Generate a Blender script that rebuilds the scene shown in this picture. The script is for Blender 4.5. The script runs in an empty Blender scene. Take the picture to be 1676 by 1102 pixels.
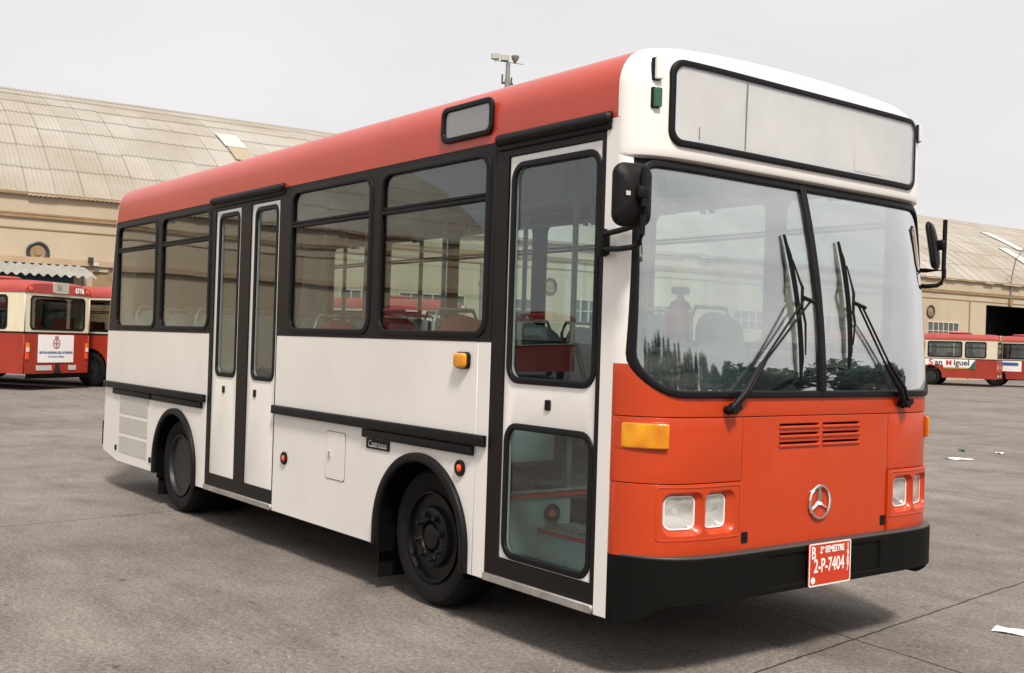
import bpy, bmesh, math, random
import numpy as np
from mathutils import Vector, Matrix
R = math.radians
random.seed(7); rng = np.random.default_rng(7)
sc = bpy.context.scene
COL = sc.collection

# ------------------------------------------------------------------ camera
cam_d = bpy.data.cameras.new("camera"); cam = bpy.data.objects.new("camera", cam_d); COL.objects.link(cam)
cam_d.sensor_width = 36; cam_d.lens = 1.78430 * 1000 / 1676 * 36
cam_d.clip_start = .05; cam_d.clip_end = 3000
_yaw, _pit, _rol = 2.48610959, 0.00585264, 0.03099587
_f = Vector((math.cos(_pit) * math.cos(_yaw), math.cos(_pit) * math.sin(_yaw), math.sin(_pit)))
_r = Vector((math.sin(_yaw), -math.cos(_yaw), 0)); _u = _r.cross(_f)
_c, _s = math.cos(_rol), math.sin(_rol)
_r2, _u2 = _c * _r + _s * _u, -_s * _r + _c * _u
CAM = Vector((3.76147, -4.69326, 1.57))
cam.matrix_world = Matrix(((_r2.x, _u2.x, -_f.x, CAM.x), (_r2.y, _u2.y, -_f.y, CAM.y), (_r2.z, _u2.z, -_f.z, CAM.z), (0, 0, 0, 1)))
sc.camera = cam
sc.render.resolution_x, sc.render.resolution_y = 1024, 673

# ------------------------------------------------------------------ light
SUN_EL, SUN_AZ = R(52), R(-24)
w = bpy.data.worlds.new("World"); sc.world = w; w.use_nodes = True
nt = w.node_tree; nt.nodes.clear()
sky = nt.nodes.new('ShaderNodeTexSky'); sky.sky_type = 'NISHITA'; sky.sun_disc = False
sky.sun_elevation = SUN_EL; sky.sun_rotation = R(90) - SUN_AZ; sky.air_density = 1; sky.dust_density = 4; sky.ozone_density = 1
tc = nt.nodes.new('ShaderNodeTexCoord')
mp = nt.nodes.new('ShaderNodeMapping'); mp.inputs['Scale'].default_value = (1, 1, 2.6)
nz = nt.nodes.new('ShaderNodeTexNoise'); nz.inputs['Scale'].default_value = 2.2; nz.inputs['Detail'].default_value = 4; nz.inputs['Roughness'].default_value = .5
cr = nt.nodes.new('ShaderNodeValToRGB')
cr.color_ramp.elements[0].position = .3; cr.color_ramp.elements[0].color = (5.35, 5.2, 5.25, 1)
cr.color_ramp.elements[1].position = .72; cr.color_ramp.elements[1].color = (6.25, 6.03, 5.85, 1)
mx = nt.nodes.new('ShaderNodeMix'); mx.data_type = 'RGBA'; mx.inputs['Factor'].default_value = .9
# overcast veil: brighter towards the zenith
sep = nt.nodes.new('ShaderNodeSeparateXYZ'); mr = nt.nodes.new('ShaderNodeMapRange')
mr.inputs['From Min'].default_value = 0.25; mr.inputs['From Max'].default_value = 1.0
mr.inputs['To Min'].default_value = 1.0; mr.inputs['To Max'].default_value = 1.25
vm = nt.nodes.new('ShaderNodeVectorMath'); vm.operation = 'SCALE'
bg = nt.nodes.new('ShaderNodeBackground'); bg.inputs['Strength'].default_value = .11
wo = nt.nodes.new('ShaderNodeOutputWorld')
L = nt.links.new
L(tc.outputs['Generated'], mp.inputs['Vector']); L(mp.outputs[0], nz.inputs['Vector']); L(nz.outputs['Fac'], cr.inputs['Fac'])
L(tc.outputs['Generated'], sep.inputs[0]); L(sep.outputs['Z'], mr.inputs['Value'])
L(cr.outputs['Color'], vm.inputs[0]); L(mr.outputs[0], vm.inputs['Scale'])
L(sky.outputs[0], mx.inputs['A']); L(vm.outputs[0], mx.inputs['B']); L(mx.outputs['Result'], bg.inputs['Color']); L(bg.outputs[0], wo.inputs['Surface'])
sd = bpy.data.lights.new("sun", 'SUN'); sd.energy = 3.05; sd.angle = R(9); sd.color = (1, .94, .86)
so = bpy.data.objects.new("sun", sd); COL.objects.link(so)
_sv = Vector((math.cos(SUN_EL) * math.cos(SUN_AZ), math.cos(SUN_EL) * math.sin(SUN_AZ), math.sin(SUN_EL)))
so.rotation_euler = _sv.to_track_quat('Z', 'Y').to_euler(); so.location = _sv * 50
sc.view_settings.view_transform = 'Standard'; sc.view_settings.look = 'None'
sc.view_settings.exposure = 0.5; sc.view_settings.gamma = 1
try:
    sc.cycles.transparent_max_bounces = 24; sc.cycles.max_bounces = 10
except Exception: pass

# ------------------------------------------------------------------ materials
def mat(name, col, rough=.5, metal=0, coat=0, var=0, vscale=3, bump=0, bscale=40, spec=.5, col2=None, stretch=(1, 1, 1), detail=6, coatr=.05):
    m = bpy.data.materials.new(name); m.use_nodes = True
    n = m.node_tree; b = n.nodes['Principled BSDF']
    b.inputs['Base Color'].default_value = (*col, 1); b.inputs['Roughness'].default_value = rough; b.inputs['Metallic'].default_value = metal
    b.inputs['Coat Weight'].default_value = coat; b.inputs['Coat Roughness'].default_value = coatr; b.inputs['Specular IOR Level'].default_value = spec
    if var or bump or col2:
        t = n.nodes.new('ShaderNodeTexCoord'); mp = n.nodes.new('ShaderNodeMapping'); mp.inputs['Scale'].default_value = stretch
        n.links.new(t.outputs['Object'], mp.inputs['Vector'])
    if var or col2:
        z = n.nodes.new('ShaderNodeTexNoise'); z.inputs['Scale'].default_value = vscale; z.inputs['Detail'].default_value = detail; z.inputs['Roughness'].default_value = .6
        r = n.nodes.new('ShaderNodeValToRGB'); r.color_ramp.elements[0].position = .32; r.color_ramp.elements[1].position = .68
        c2 = col2 or tuple(c * (1 - var) for c in col)
        r.color_ramp.elements[0].color = (*c2, 1); r.color_ramp.elements[1].color = (*col, 1)
        n.links.new(mp.outputs[0], z.inputs['Vector']); n.links.new(z.outputs['Fac'], r.inputs['Fac']); n.links.new(r.outputs['Color'], b.inputs['Base Color'])
    if bump:
        z = n.nodes.new('ShaderNodeTexNoise'); z.inputs['Scale'].default_value = bscale; z.inputs['Detail'].default_value = 3
        u = n.nodes.new('ShaderNodeBump'); u.inputs['Strength'].default_value = 1; u.inputs['Distance'].default_value = bump
        n.links.new(mp.outputs[0], z.inputs['Vector']); n.links.new(z.outputs['Fac'], u.inputs['Height']); n.links.new(u.outputs[0], b.inputs['Normal'])
    return m

def glass_mat(name, tint, refl=1.0, wav=0.0, wscale=1.5, veil=0.0):
    m = bpy.data.materials.new(name); m.use_nodes = True
    n = m.node_tree; n.nodes.clear(); k = n.links.new
    o = n.nodes.new('ShaderNodeOutputMaterial'); tr = n.nodes.new('ShaderNodeBsdfTransparent'); tr.inputs['Color'].default_value = (*tint, 1)
    gl = n.nodes.new('ShaderNodeBsdfGlossy'); gl.inputs['Roughness'].default_value = .004
    geo = n.nodes.new('ShaderNodeNewGeometry'); ior = n.nodes.new('ShaderNodeMapRange')
    ior.inputs['To Min'].default_value = 1.5; ior.inputs['To Max'].default_value = 1 / 1.5
    k(geo.outputs['Backfacing'], ior.inputs['Value'])
    fr = n.nodes.new('ShaderNodeFresnel'); k(ior.outputs[0], fr.inputs['IOR'])
    mu = n.nodes.new('ShaderNodeMath'); mu.operation = 'MULTIPLY'; mu.use_clamp = True; mu.inputs[1].default_value = 1.8 * refl
    k(fr.outputs[0], mu.inputs[0])
    ms = n.nodes.new('ShaderNodeMixShader'); k(mu.outputs[0], ms.inputs['Fac']); k(gl.outputs[0], ms.inputs[2])
    if wav:
        t = n.nodes.new('ShaderNodeTexCoord'); z = n.nodes.new('ShaderNodeTexNoise'); z.inputs['Scale'].default_value = wscale; z.inputs['Detail'].default_value = 1
        u = n.nodes.new('ShaderNodeBump'); u.inputs['Strength'].default_value = 1; u.inputs['Distance'].default_value = wav
        k(t.outputs['Object'], z.inputs['Vector']); k(z.outputs['Fac'], u.inputs['Height']); k(u.outputs[0], gl.inputs['Normal'])
    if veil:   # pale streaky haze painted into the pane, standing for sky glare
        df = n.nodes.new('ShaderNodeBsdfDiffuse'); df.inputs['Color'].default_value = (.75, .75, .72, 1)
        t2 = n.nodes.new('ShaderNodeTexCoord'); mp2 = n.nodes.new('ShaderNodeMapping'); mp2.inputs['Rotation'].default_value = (R(35), 0, 0); mp2.inputs['Scale'].default_value = (1, .8, 3.5)
        z2 = n.nodes.new('ShaderNodeTexNoise'); z2.inputs['Scale'].default_value = 2.2; z2.inputs['Detail'].default_value = 5
        r2 = n.nodes.new('ShaderNodeMapRange'); r2.inputs['From Min'].default_value = .42; r2.inputs['From Max'].default_value = .68
        r2.inputs['To Min'].default_value = veil * .06; r2.inputs['To Max'].default_value = veil
        k(t2.outputs['Object'], mp2.inputs[0]); k(mp2.outputs[0], z2.inputs['Vector']); k(z2.outputs['Fac'], r2.inputs['Value'])
        m2 = n.nodes.new('ShaderNodeMixShader'); k(r2.outputs[0], m2.inputs['Fac']); k(tr.outputs[0], m2.inputs[1]); k(df.outputs[0], m2.inputs[2]); k(m2.outputs[0], ms.inputs[1])
    else: k(tr.outputs[0], ms.inputs[1])
    k(ms.outputs[0], o.inputs['Surface'])
    return m

M = dict(
    white=mat('white_paint', (.80, .77, .73), .32, coat=.5, var=.09, vscale=1.3, coatr=.08, bump=.003, bscale=1.6),
    red=mat('red_paint', (.48, .043, .0052), .38, spec=.35, coat=.35, coatr=.10, var=.08, vscale=1.7, bump=.003, bscale=1.8),
    redroof=mat('red_roof_paint', (.49, .046, .019), .42, spec=.4, coat=.45, coatr=.16, var=.14, vscale=1.2, bump=.004, bscale=1.5),
    black=mat('black_trim', (.006, .0052, .0054), .5, spec=.2, bump=.0006, bscale=120),
    rubber=mat('black_rubber', (.005, .0047, .0055), .5, spec=.22),
    band=mat('black_band', (.009, .0066, .0066), .45, spec=.22),
    bumper=mat('black_plastic', (.0038, .0036, .003), .65, spec=.12, bump=.0008, bscale=220),
    dark=mat('dark_underbody', (.003, .003, .003), .95, spec=.05),
    tyre=mat('tyre_rubber', (.009, .0082, .0078), .8, spec=.2, var=.4, vscale=6, bump=.001, bscale=60),
    rim=mat('black_rim', (.006, .006, .0065), .45, spec=.25, var=.3, vscale=9),
    rimgrey=mat('grey_rim', (.017, .018, .020), .5, var=.4, vscale=7),
    chrome=mat('chrome', (.85, .84, .83), .12, metal=1),
    alu=mat('aluminium', (.48, .46, .43), .45, metal=.6, var=.35, vscale=9),
    amber=mat('amber_lens', (.82, .36, .006), .2, coat=.6, col2=(.52, .15, .002), vscale=9, bump=.004, bscale=16, stretch=(1, 1, .6), detail=1),
    redlens=mat('red_lens', (.75, .09, .02), .2, coat=.5),
    green=mat('green_lens', (.015, .09, .055), .2, coat=.5, bump=.003, bscale=60),
    clear=mat('clear_lens', (.72, .71, .69), .15, coat=.6),
    lens=mat('ribbed_lens', (.93, .92, .91), .16, metal=.5, coat=.6, bump=.02, bscale=7, stretch=(1, 1, .8), detail=2),
    bowl=mat('headlight_bowl', (.88, .87, .86), .14, metal=1, bump=.010, bscale=14, stretch=(.5, 2, .6), detail=1),
    hlglass=glass_mat('headlight_glass', (.97, .97, .96), 1.2, .012, 16, veil=.62),
    grille=mat('pale_mesh', (.42, .40, .34), .6),
    plate=mat('red_plate', (.50, .035, .008), .4),
    pwhite=mat('white_lettering', (.82, .80, .77), .5),
    gl=glass_mat('side_glass', (.84, .91, .91), .85, .002, 1.1),
    wsgl=glass_mat('windscreen_glass', (.90, .985, .97), 4.0, .003, .8, veil=.10),
    signgl=glass_mat('sign_glass', (.97, .97, .97), 1.3, .002, 1.0),
    mirror=mat('mirror_face', (.9, .9, .9), .03, metal=1),
    seat=mat('grey_green_plastic', (.40, .455, .44), .4, var=.1),
    redseat=mat('red_plastic', (.36, .022, .03), .35),
    floor=mat('grey_floor', (.16, .18, .17), .6, var=.2),
    inner=mat('grey_lining', (.33, .42, .39), .55, var=.1),
    ceil=mat('ceiling_lining', (.13, .14, .15), .6, var=.1),
    steel=mat('dark_steel', (.05, .055, .06), .4, metal=.4),
    pole=mat('grey_pole', (.18, .20, .20), .35),
    dash=mat('dash_plastic', (.05, .075, .07), .5),
    sheet=mat('sign_sheet', (.86, .85, .835), .6, var=.16, vscale=1.3, bump=.03, bscale=2.6, stretch=(1, 1, .7)),
    # background
    bred=mat('old_red_paint', (.36, .034, .016), .45, coat=.15, var=.25, vscale=1.2),
    broof=mat('old_red_roof', (.38, .052, .042), .6, var=.25, vscale=.8),
    cream=mat('cream_paint', (.68, .61, .45), .45, var=.1),
    bgl=glass_mat('old_bus_glass', (.78, .80, .79), 1.0),
    bseat=mat('brown_seat', (.22, .055, .03), .5),
    wall=mat('cream_plaster', (.49, .41, .30), .85, col2=(.41, .335, .235), vscale=.35, stretch=(1.2, 1.2, .35), detail=8),
    trim=mat('dark_plaster_trim', (.33, .22, .115), .85, var=.3, vscale=1.5),
    ledge=mat('ledge_plaster', (.44, .32, .21), .85, var=.2, vscale=1),
    frame=mat('cream_frame', (.52, .46, .36), .6),
    pane=mat('dull_pane', (.10, .115, .105), .25, var=.5, vscale=1.2),
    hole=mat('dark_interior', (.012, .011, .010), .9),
    blue=mat('blue_boards', (.03, .07, .10), .6, var=.3, vscale=2),
    pale=mat('pale_sheet', (.50, .49, .45), .6),
    galv=mat('galvanised_steel', (.30, .29, .27), .5, metal=.4, var=.3),
    paper=mat('white_paper', (.80, .80, .79), .7),
    gold=mat('gold_print', (.42, .26, .05), .5), greenp=mat('green_print', (.03, .10, .05), .5), bluep=mat('blue_print', (.04, .11, .30), .5),
    pink=mat('pink_print', (.42, .15, .20), .5), inkb=mat('dark_ink', (.02, .025, .05), .5), redp=mat('red_print', (.62, .03, .05), .5),
)

def roof_mat():
    m = bpy.data.materials.new('fibre_cement_sheets'); m.use_nodes = True
    n = m.node_tree; b = n.nodes['Principled BSDF']; k = n.links.new
    b.inputs['Roughness'].default_value = .85
    uv = n.nodes.new('ShaderNodeUVMap'); uv.uv_map = 'sheets'         # u = sheet number along, v = course number up
    fl = n.nodes.new('ShaderNodeVectorMath'); fl.operation = 'FLOOR'; k(uv.outputs[0], fl.inputs[0])
    wn = n.nodes.new('ShaderNodeTexWhiteNoise'); wn.noise_dimensions = '2D'; k(fl.outputs[0], wn.inputs['Vector'])
    r = n.nodes.new('ShaderNodeValToRGB'); r.color_ramp.elements[0].color = (.335, .308, .268, 1); r.color_ramp.elements[1].color = (.378, .350, .308, 1)
    k(wn.outputs['Value'], r.inputs['Fac'])
    t = n.nodes.new('ShaderNodeTexCoord'); z = n.nodes.new('ShaderNodeTexNoise'); z.inputs['Scale'].default_value = .16; z.inputs['Detail'].default_value = 9; z.inputs['Roughness'].default_value = .65
    k(t.outputs['Object'], z.inputs['Vector'])
    r2 = n.nodes.new('ShaderNodeValToRGB'); r2.color_ramp.elements[0].position = .32; r2.color_ramp.elements[0].color = (.70, .62, .50, 1); r2.color_ramp.elements[1].position = .6; r2.color_ramp.elements[1].color = (1, 1, 1, 1)
    k(z.outputs['Fac'], r2.inputs['Fac'])
    mu = n.nodes.new('ShaderNodeMix'); mu.data_type = 'RGBA'; mu.blend_type = 'MULTIPLY'; mu.inputs['Factor'].default_value = .8
    k(r.outputs['Color'], mu.inputs['A']); k(r2.outputs['Color'], mu.inputs['B'])
    # thin dark side laps
    sx = n.nodes.new('ShaderNodeSeparateXYZ'); k(uv.outputs[0], sx.inputs[0]); fr = n.nodes.new('ShaderNodeMath'); fr.operation = 'FRACT'; k(sx.outputs['X'], fr.inputs[0])
    lt = n.nodes.new('ShaderNodeMath'); lt.operation = 'LESS_THAN'; lt.inputs[1].default_value = .06; k(fr.outputs[0], lt.inputs[0])
    m3 = n.nodes.new('ShaderNodeMix'); m3.data_type = 'RGBA'; m3.inputs['B'].default_value = (.19, .165, .13, 1)
    wn2 = n.nodes.new('ShaderNodeMath'); wn2.operation = 'MULTIPLY'; k(lt.outputs[0], wn2.inputs[0]); k(wn.outputs['Value'], wn2.inputs[1])
    k(wn2.outputs[0], m3.inputs['Factor']); k(mu.outputs['Result'], m3.inputs['A']); k(m3.outputs['Result'], b.inputs['Base Color'])
    return m
M['roof'] = roof_mat()

def ground_mat():
    m = bpy.data.materials.new('worn_concrete'); m.use_nodes = True
    n = m.node_tree; b = n.nodes['Principled BSDF']; k = n.links.new
    b.inputs['Roughness'].default_value = .9; b.inputs['Specular IOR Level'].default_value = .25
    t = n.nodes.new('ShaderNodeTexCoord')
    def noise(s, d=5, rough=.6, st=(1, 1, 1), rot=0):
        mp = n.nodes.new('ShaderNodeMapping'); mp.inputs['Scale'].default_value = st; mp.inputs['Rotation'].default_value = (0, 0, rot)
        z = n.nodes.new('ShaderNodeTexNoise'); z.inputs['Scale'].default_value = s; z.inputs['Detail'].default_value = d; z.inputs['Roughness'].default_value = rough
        k(t.outputs['Object'], mp.inputs[0]); k(mp.outputs[0], z.inputs['Vector']); return z.outputs['Fac']
    def ramp(f, a, c, p0, p1):
        r = n.nodes.new('ShaderNodeValToRGB'); r.color_ramp.elements[0].position = p0; r.color_ramp.elements[1].position = p1
        r.color_ramp.elements[0].color = (*a, 1); r.color_ramp.elements[1].color = (*c, 1); k(f, r.inputs['Fac']); return r.outputs['Color']
    def mul(a, c, f=1.0):
        x = n.nodes.new('ShaderNodeMix'); x.data_type = 'RGBA'; x.blend_type = 'MULTIPLY'; x.inputs['Factor'].default_value = f
        k(a, x.inputs['A']); k(c, x.inputs['B']); return x.outputs['Result']
    base = ramp(noise(.35, 7), (.186, .164, .146), (.244, .217, .194), .35, .65)
    g = mul(base, ramp(noise(2.2, 8, .7), (.72, .72, .72), (1.1, 1.09, 1.08), .3, .7))
    g = mul(g, ramp(noise(34, 4, .75), (.62, .62, .63), (1.3, 1.28, 1.26), .34, .66))          # aggregate
    g = mul(g, ramp(noise(110, 2, .6), (.64, .64, .65), (1.3, 1.29, 1.28), .32, .68))
    g = mul(g, ramp(noise(1.1, 5, .6, (.25, 2.2, 1), R(12)), (.82, .81, .80), (1, 1, 1), .30, .46))   # drag marks and oil
    g = mul(g, ramp(noise(5.5, 3, .5), (.42, .40, .39), (1, 1, 1), .25, .31))                   # spots
    g = mul(g, ramp(noise(.55, 6, .72, (.5, 1.2, 1), R(-20)), (.80, .79, .79), (1.05, 1.05, 1.05), .36, .54))   # old patches
    g = mul(g, ramp(noise(15, 3, .6, (.35, 1.6, 1), R(30)), (.74, .72, .71), (1, 1, 1), .28, .36))   # short scuffs
    # pale stone chips
    v = n.nodes.new('ShaderNodeTexVoronoi'); v.inputs['Scale'].default_value = 20; k(t.outputs['Object'], v.inputs['Vector'])
    lt = n.nodes.new('ShaderNodeMath'); lt.operation = 'LESS_THAN'; lt.inputs[1].default_value = .11; k(v.outputs['Distance'], lt.inputs[0])
    sx = n.nodes.new('ShaderNodeSeparateColor'); k(v.outputs['Color'], sx.inputs[0]); gt = n.nodes.new('ShaderNodeMath'); gt.operation = 'GREATER_THAN'; gt.inputs[1].default_value = .86; k(sx.outputs[0], gt.inputs[0])
    an = n.nodes.new('ShaderNodeMath'); an.operation = 'MULTIPLY'; k(lt.outputs[0], an.inputs[0]); k(gt.outputs[0], an.inputs[1])
    xm = n.nodes.new('ShaderNodeMix'); xm.data_type = 'RGBA'; xm.inputs['B'].default_value = (.42, .37, .31, 1); k(an.outputs[0], xm.inputs['Factor']); k(g, xm.inputs['A']); g = xm.outputs['Result']
    # slab joints, slightly wandering
    sp = n.nodes.new('ShaderNodeSeparateXYZ'); k(t.outputs['Object'], sp.inputs[0])
    def joint(axis, off, per, width, skew, ns):
        wob = n.nodes.new('ShaderNodeMath'); wob.operation = 'MULTIPLY_ADD'; wob.inputs[1].default_value = .05; k(noise(ns, 6, .7), wob.inputs[0])
        sk = n.nodes.new('ShaderNodeMath'); sk.operation = 'MULTIPLY_ADD'; sk.inputs[1].default_value = skew
        k(sp.outputs['Y' if axis == 'X' else 'X'], sk.inputs[0]); k(sp.outputs[axis], sk.inputs[2]); k(sk.outputs[0], wob.inputs[2])
        s = n.nodes.new('ShaderNodeMath'); s.operation = 'SUBTRACT'; s.inputs[1].default_value = off + .025; k(wob.outputs[0], s.inputs[0])
        pp = n.nodes.new('ShaderNodeMath'); pp.operation = 'PINGPONG'; pp.inputs[1].default_value = per / 2; k(s.outputs[0], pp.inputs[0])
        r = n.nodes.new('ShaderNodeMapRange'); r.inputs['From Min'].default_value = width * .4; r.inputs['From Max'].default_value = width; k(pp.outputs[0], r.inputs['Value'])
        return r.outputs[0]
    j1 = joint('X', .235, 6.0, .011, .118, 3.1); j2 = joint('Y', .52, 6.0, .011, .113, 2.3)
    mn = n.nodes.new('ShaderNodeMath'); mn.operation = 'MINIMUM'; k(j1, mn.inputs[0]); k(j2, mn.inputs[1])
    g = mul(g, ramp(mn.outputs[0], (.33, .31, .30), (1, 1, 1), 0, 1))
    k(g, b.inputs['Base Color'])
    h = n.nodes.new('ShaderNodeMath'); h.operation = 'MULTIPLY_ADD'; h.inputs[1].default_value = .35; k(noise(60, 4, .7), h.inputs[0]); k(mn.outputs[0], h.inputs[2])
    u = n.nodes.new('ShaderNodeBump'); u.inputs['Strength'].default_value = .8; u.inputs['Distance'].default_value = .008; k(h.outputs[0], u.inputs['Height']); k(u.outputs[0], b.inputs['Normal'])
    return m
M['ground'] = ground_mat()

# ------------------------------------------------------------------ helpers
def link(name, me, m, parent=None, smooth=False, label=None):
    me.materials.clear(); me.materials.append(M[m] if isinstance(m, str) else m)
    if smooth:
        me.polygons.foreach_set('use_smooth', [True] * len(me.polygons))
    o = bpy.data.objects.new(name, me); COL.objects.link(o)
    if parent: o.parent = parent
    if label: o['label'] = label
    return o
def sharp(me, ang=35):
    me.polygons.foreach_set('use_smooth', [True] * len(me.polygons))
    try: me.set_sharp_from_angle(angle=R(ang))
    except Exception: pass
def thing(name, label, cat, loc=(0, 0, 0), rz=0, group=None):
    o = bpy.data.objects.new(name, None); COL.objects.link(o); o.empty_display_size = .2
    o.location = loc; o.rotation_euler = (0, 0, rz); o['label'] = label; o['category'] = cat
    if group: o['group'] = group
    return o
def tag(o, label, cat, group=None):
    o['label'] = label; o['category'] = cat
    if group: o['group'] = group
    return o
class MB:
    """collects simple shapes into ONE mesh"""
    def __init__(s): s.bm = bmesh.new()
    def box(s, x0, x1, y0, y1, z0, z1, bev=0, rot=None, seg=2):
        r = bmesh.ops.create_cube(s.bm, size=1); vs = r['verts']
        for v in vs: v.co = Vector(((x0 + x1) / 2 + v.co.x * (x1 - x0), (y0 + y1) / 2 + v.co.y * (y1 - y0), (z0 + z1) / 2 + v.co.z * (z1 - z0)))
        if rot is not None:
            c = Vector(((x0 + x1) / 2, (y0 + y1) / 2, (z0 + z1) / 2))
            for v in vs: v.co = c + rot @ (v.co - c)
        if bev:
            es = list({e for v in vs for e in v.link_edges})
            bmesh.ops.bevel(s.bm, geom=es, offset=bev, segments=seg, affect='EDGES', profile=.5)
        return s
    def tube(s, pts, r, n=10, caps=True):
        pts = [Vector(p) for p in pts]; rings = []
        for i, p in enumerate(pts):
            d = (pts[min(i + 1, len(pts) - 1)] - pts[max(i - 1, 0)]).normalized()
            a = Vector((0, 0, 1)) if abs(d.z) < .9 else Vector((1, 0, 0))
            u = d.cross(a).normalized(); v = d.cross(u)
            rr = r[i] if isinstance(r, (list, tuple)) else r
            rings.append([s.bm.verts.new(p + rr * (math.cos(t) * u + math.sin(t) * v)) for t in [2 * math.pi * k / n for k in range(n)]])
        for a, b in zip(rings, rings[1:]):
            for k in range(n): s.bm.faces.new((a[k], a[(k + 1) % n], b[(k + 1) % n], b[k]))
        if caps: s.bm.faces.new(rings[0][::-1]); s.bm.faces.new(rings[-1])
        return s
    def lathe(s, prof, n=48, axis='Y', c=(0, 0, 0), close=False):
        c = Vector(c); rings = []
        for r, a in prof:
            ring = []
            for k in range(n):
                t = 2 * math.pi * k / n; q = (r * math.cos(t), r * math.sin(t))
                v = {'Y': (q[0], a, q[1]), 'X': (a, q[0], q[1]), 'Z': (q[0], q[1], a)}[axis]
                ring.append(s.bm.verts.new(c + Vector(v)))
            rings.append(ring)
        pr = list(zip(rings, rings[1:])) + ([(rings[-1], rings[0])] if close else [])
        for a, b in pr:
            for k in range(n): s.bm.faces.new((a[k], a[(k + 1) % n], b[(k + 1) % n], b[k]))
        if not close:
            for rg in (rings[0], rings[-1]):
                try: s.bm.faces.new(rg)
                except Exception: pass
        return s
    def grid(s, rows, flip=False):
        vs = [[s.bm.verts.new(p) for p in r] for r in rows]
        for a, b in zip(vs, vs[1:]):
            for k in range(len(a) - 1):
                f = (a[k], a[k + 1], b[k + 1], b[k])
                try: s.bm.faces.new(f[::-1] if flip else f)
                except Exception: pass
        return vs
    def mesh(s, name, normals=True):
        if normals: bmesh.ops.recalc_face_normals(s.bm, faces=s.bm.faces[:])
        me = bpy.data.meshes.new(name); s.bm.to_mesh(me); s.bm.free(); return me
    def build(s, name, m, parent=None, smooth=None, label=None):
        me = s.mesh(name)
        if smooth is not None: sharp(me, smooth)
        return link(name, me, m, parent, label=label)

def rrect(u0, u1, v0, v1, r, step=None, seg=6):
    """rounded rectangle outline (counter-clockwise); r one radius or four (ll, lr, ur, ul)"""
    rs = r if isinstance(r, (tuple, list)) else (r,) * 4
    cs = [((u0 + rs[0], v0 + rs[0]), 180, rs[0]), ((u1 - rs[1], v0 + rs[1]), 270, rs[1]), ((u1 - rs[2], v1 - rs[2]), 0, rs[2]), ((u0 + rs[3], v1 - rs[3]), 90, rs[3])]
    pts = []
    for (cx, cy), a0, rr in cs:
        if rr < 1e-5: pts.append((cx, cy)); continue
        for k in range(seg + 1):
            a = R(a0 + 90 * k / seg); pts.append((cx + rr * math.cos(a), cy + rr * math.sin(a)))
    if step:
        out = []
        for a, b in zip(pts, pts[1:] + pts[:1]):
            d = math.hypot(b[0] - a[0], b[1] - a[1]); k = max(1, int(d / step))
            out += [(a[0] + (b[0] - a[0]) * i / k, a[1] + (b[1] - a[1]) * i / k) for i in range(k)]
        pts = out
    return pts
def circle(u, v, r, n=28): return [(u + r * math.cos(2 * math.pi * k / n), v + r * math.sin(2 * math.pi * k / n)) for k in range(n)]

def plate(loops, depth, bevel=0, place=None, w0=0.0, seg=2):
    """flat plate with holes: loops[0] outline, others holes; place(u,v,w) puts it in space"""
    cu = bpy.data.curves.new('tmp', 'CURVE'); cu.dimensions = '2D'; cu.fill_mode = 'BOTH'
    cu.extrude = max(depth / 2 - bevel, 0); cu.bevel_depth = bevel; cu.bevel_resolution = seg; cu.offset = -bevel
    for l in loops:
        sp = cu.splines.new('POLY'); sp.points.add(len(l) - 1); sp.use_cyclic_u = True
        for p, q in zip(sp.points, l): p.co = (q[0], q[1], 0, 1)
    return _curve_mesh(cu, depth, place, w0)
def _curve_mesh(cu, depth, place, w0):
    ob = bpy.data.objects.new('tmp', cu); me = bpy.data.meshes.new_from_object(ob)
    bpy.data.objects.remove(ob); bpy.data.curves.remove(cu)
    bm = bmesh.new(); bm.from_mesh(me); bmesh.ops.remove_doubles(bm, verts=bm.verts[:], dist=1e-6)
    if place:
        for v in bm.verts: v.co = Vector(place(v.co.x, v.co.y, v.co.z + depth / 2 + w0))
        bmesh.ops.recalc_face_normals(bm, faces=bm.faces[:])
    bm.to_mesh(me); bm.free(); return me
def text(body, size, place, depth=.002, sx=1.0, align='CENTER', w0=0, bold=0.0, shear=0.0, spacing=1.0):
    cu = bpy.data.curves.new('tmp', 'FONT'); cu.body = body; cu.size = size; cu.align_x = align; cu.align_y = 'CENTER'; cu.extrude = depth / 2; cu.offset = bold; cu.shear = shear; cu.space_character = spacing
    cu.resolution_u = 3
    return _curve_mesh(cu, depth, (lambda u, v, w: place(u * sx, v, w)), w0)
def join(meshes, name):
    bm = bmesh.new()
    for m in meshes: bm.from_mesh(m); bpy.data.meshes.remove(m)
    me = bpy.data.meshes.new(name); bm.to_mesh(me); bm.free(); return me
def P(name, me, m, parent, smooth=None, label=None):
    if smooth is not None: sharp(me, smooth)
    return link(name, me, m, parent, label=label)

# ================================================================== GROUND
g = MB()
xs = [-900, -300, -120, -60, -30, -12, 0, 12, 30, 90, 300, 900]
g.grid([[(x, y, 0) for x in xs] for y in xs])
go = g.build('ground', 'ground'); go['kind'] = 'structure'

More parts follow.
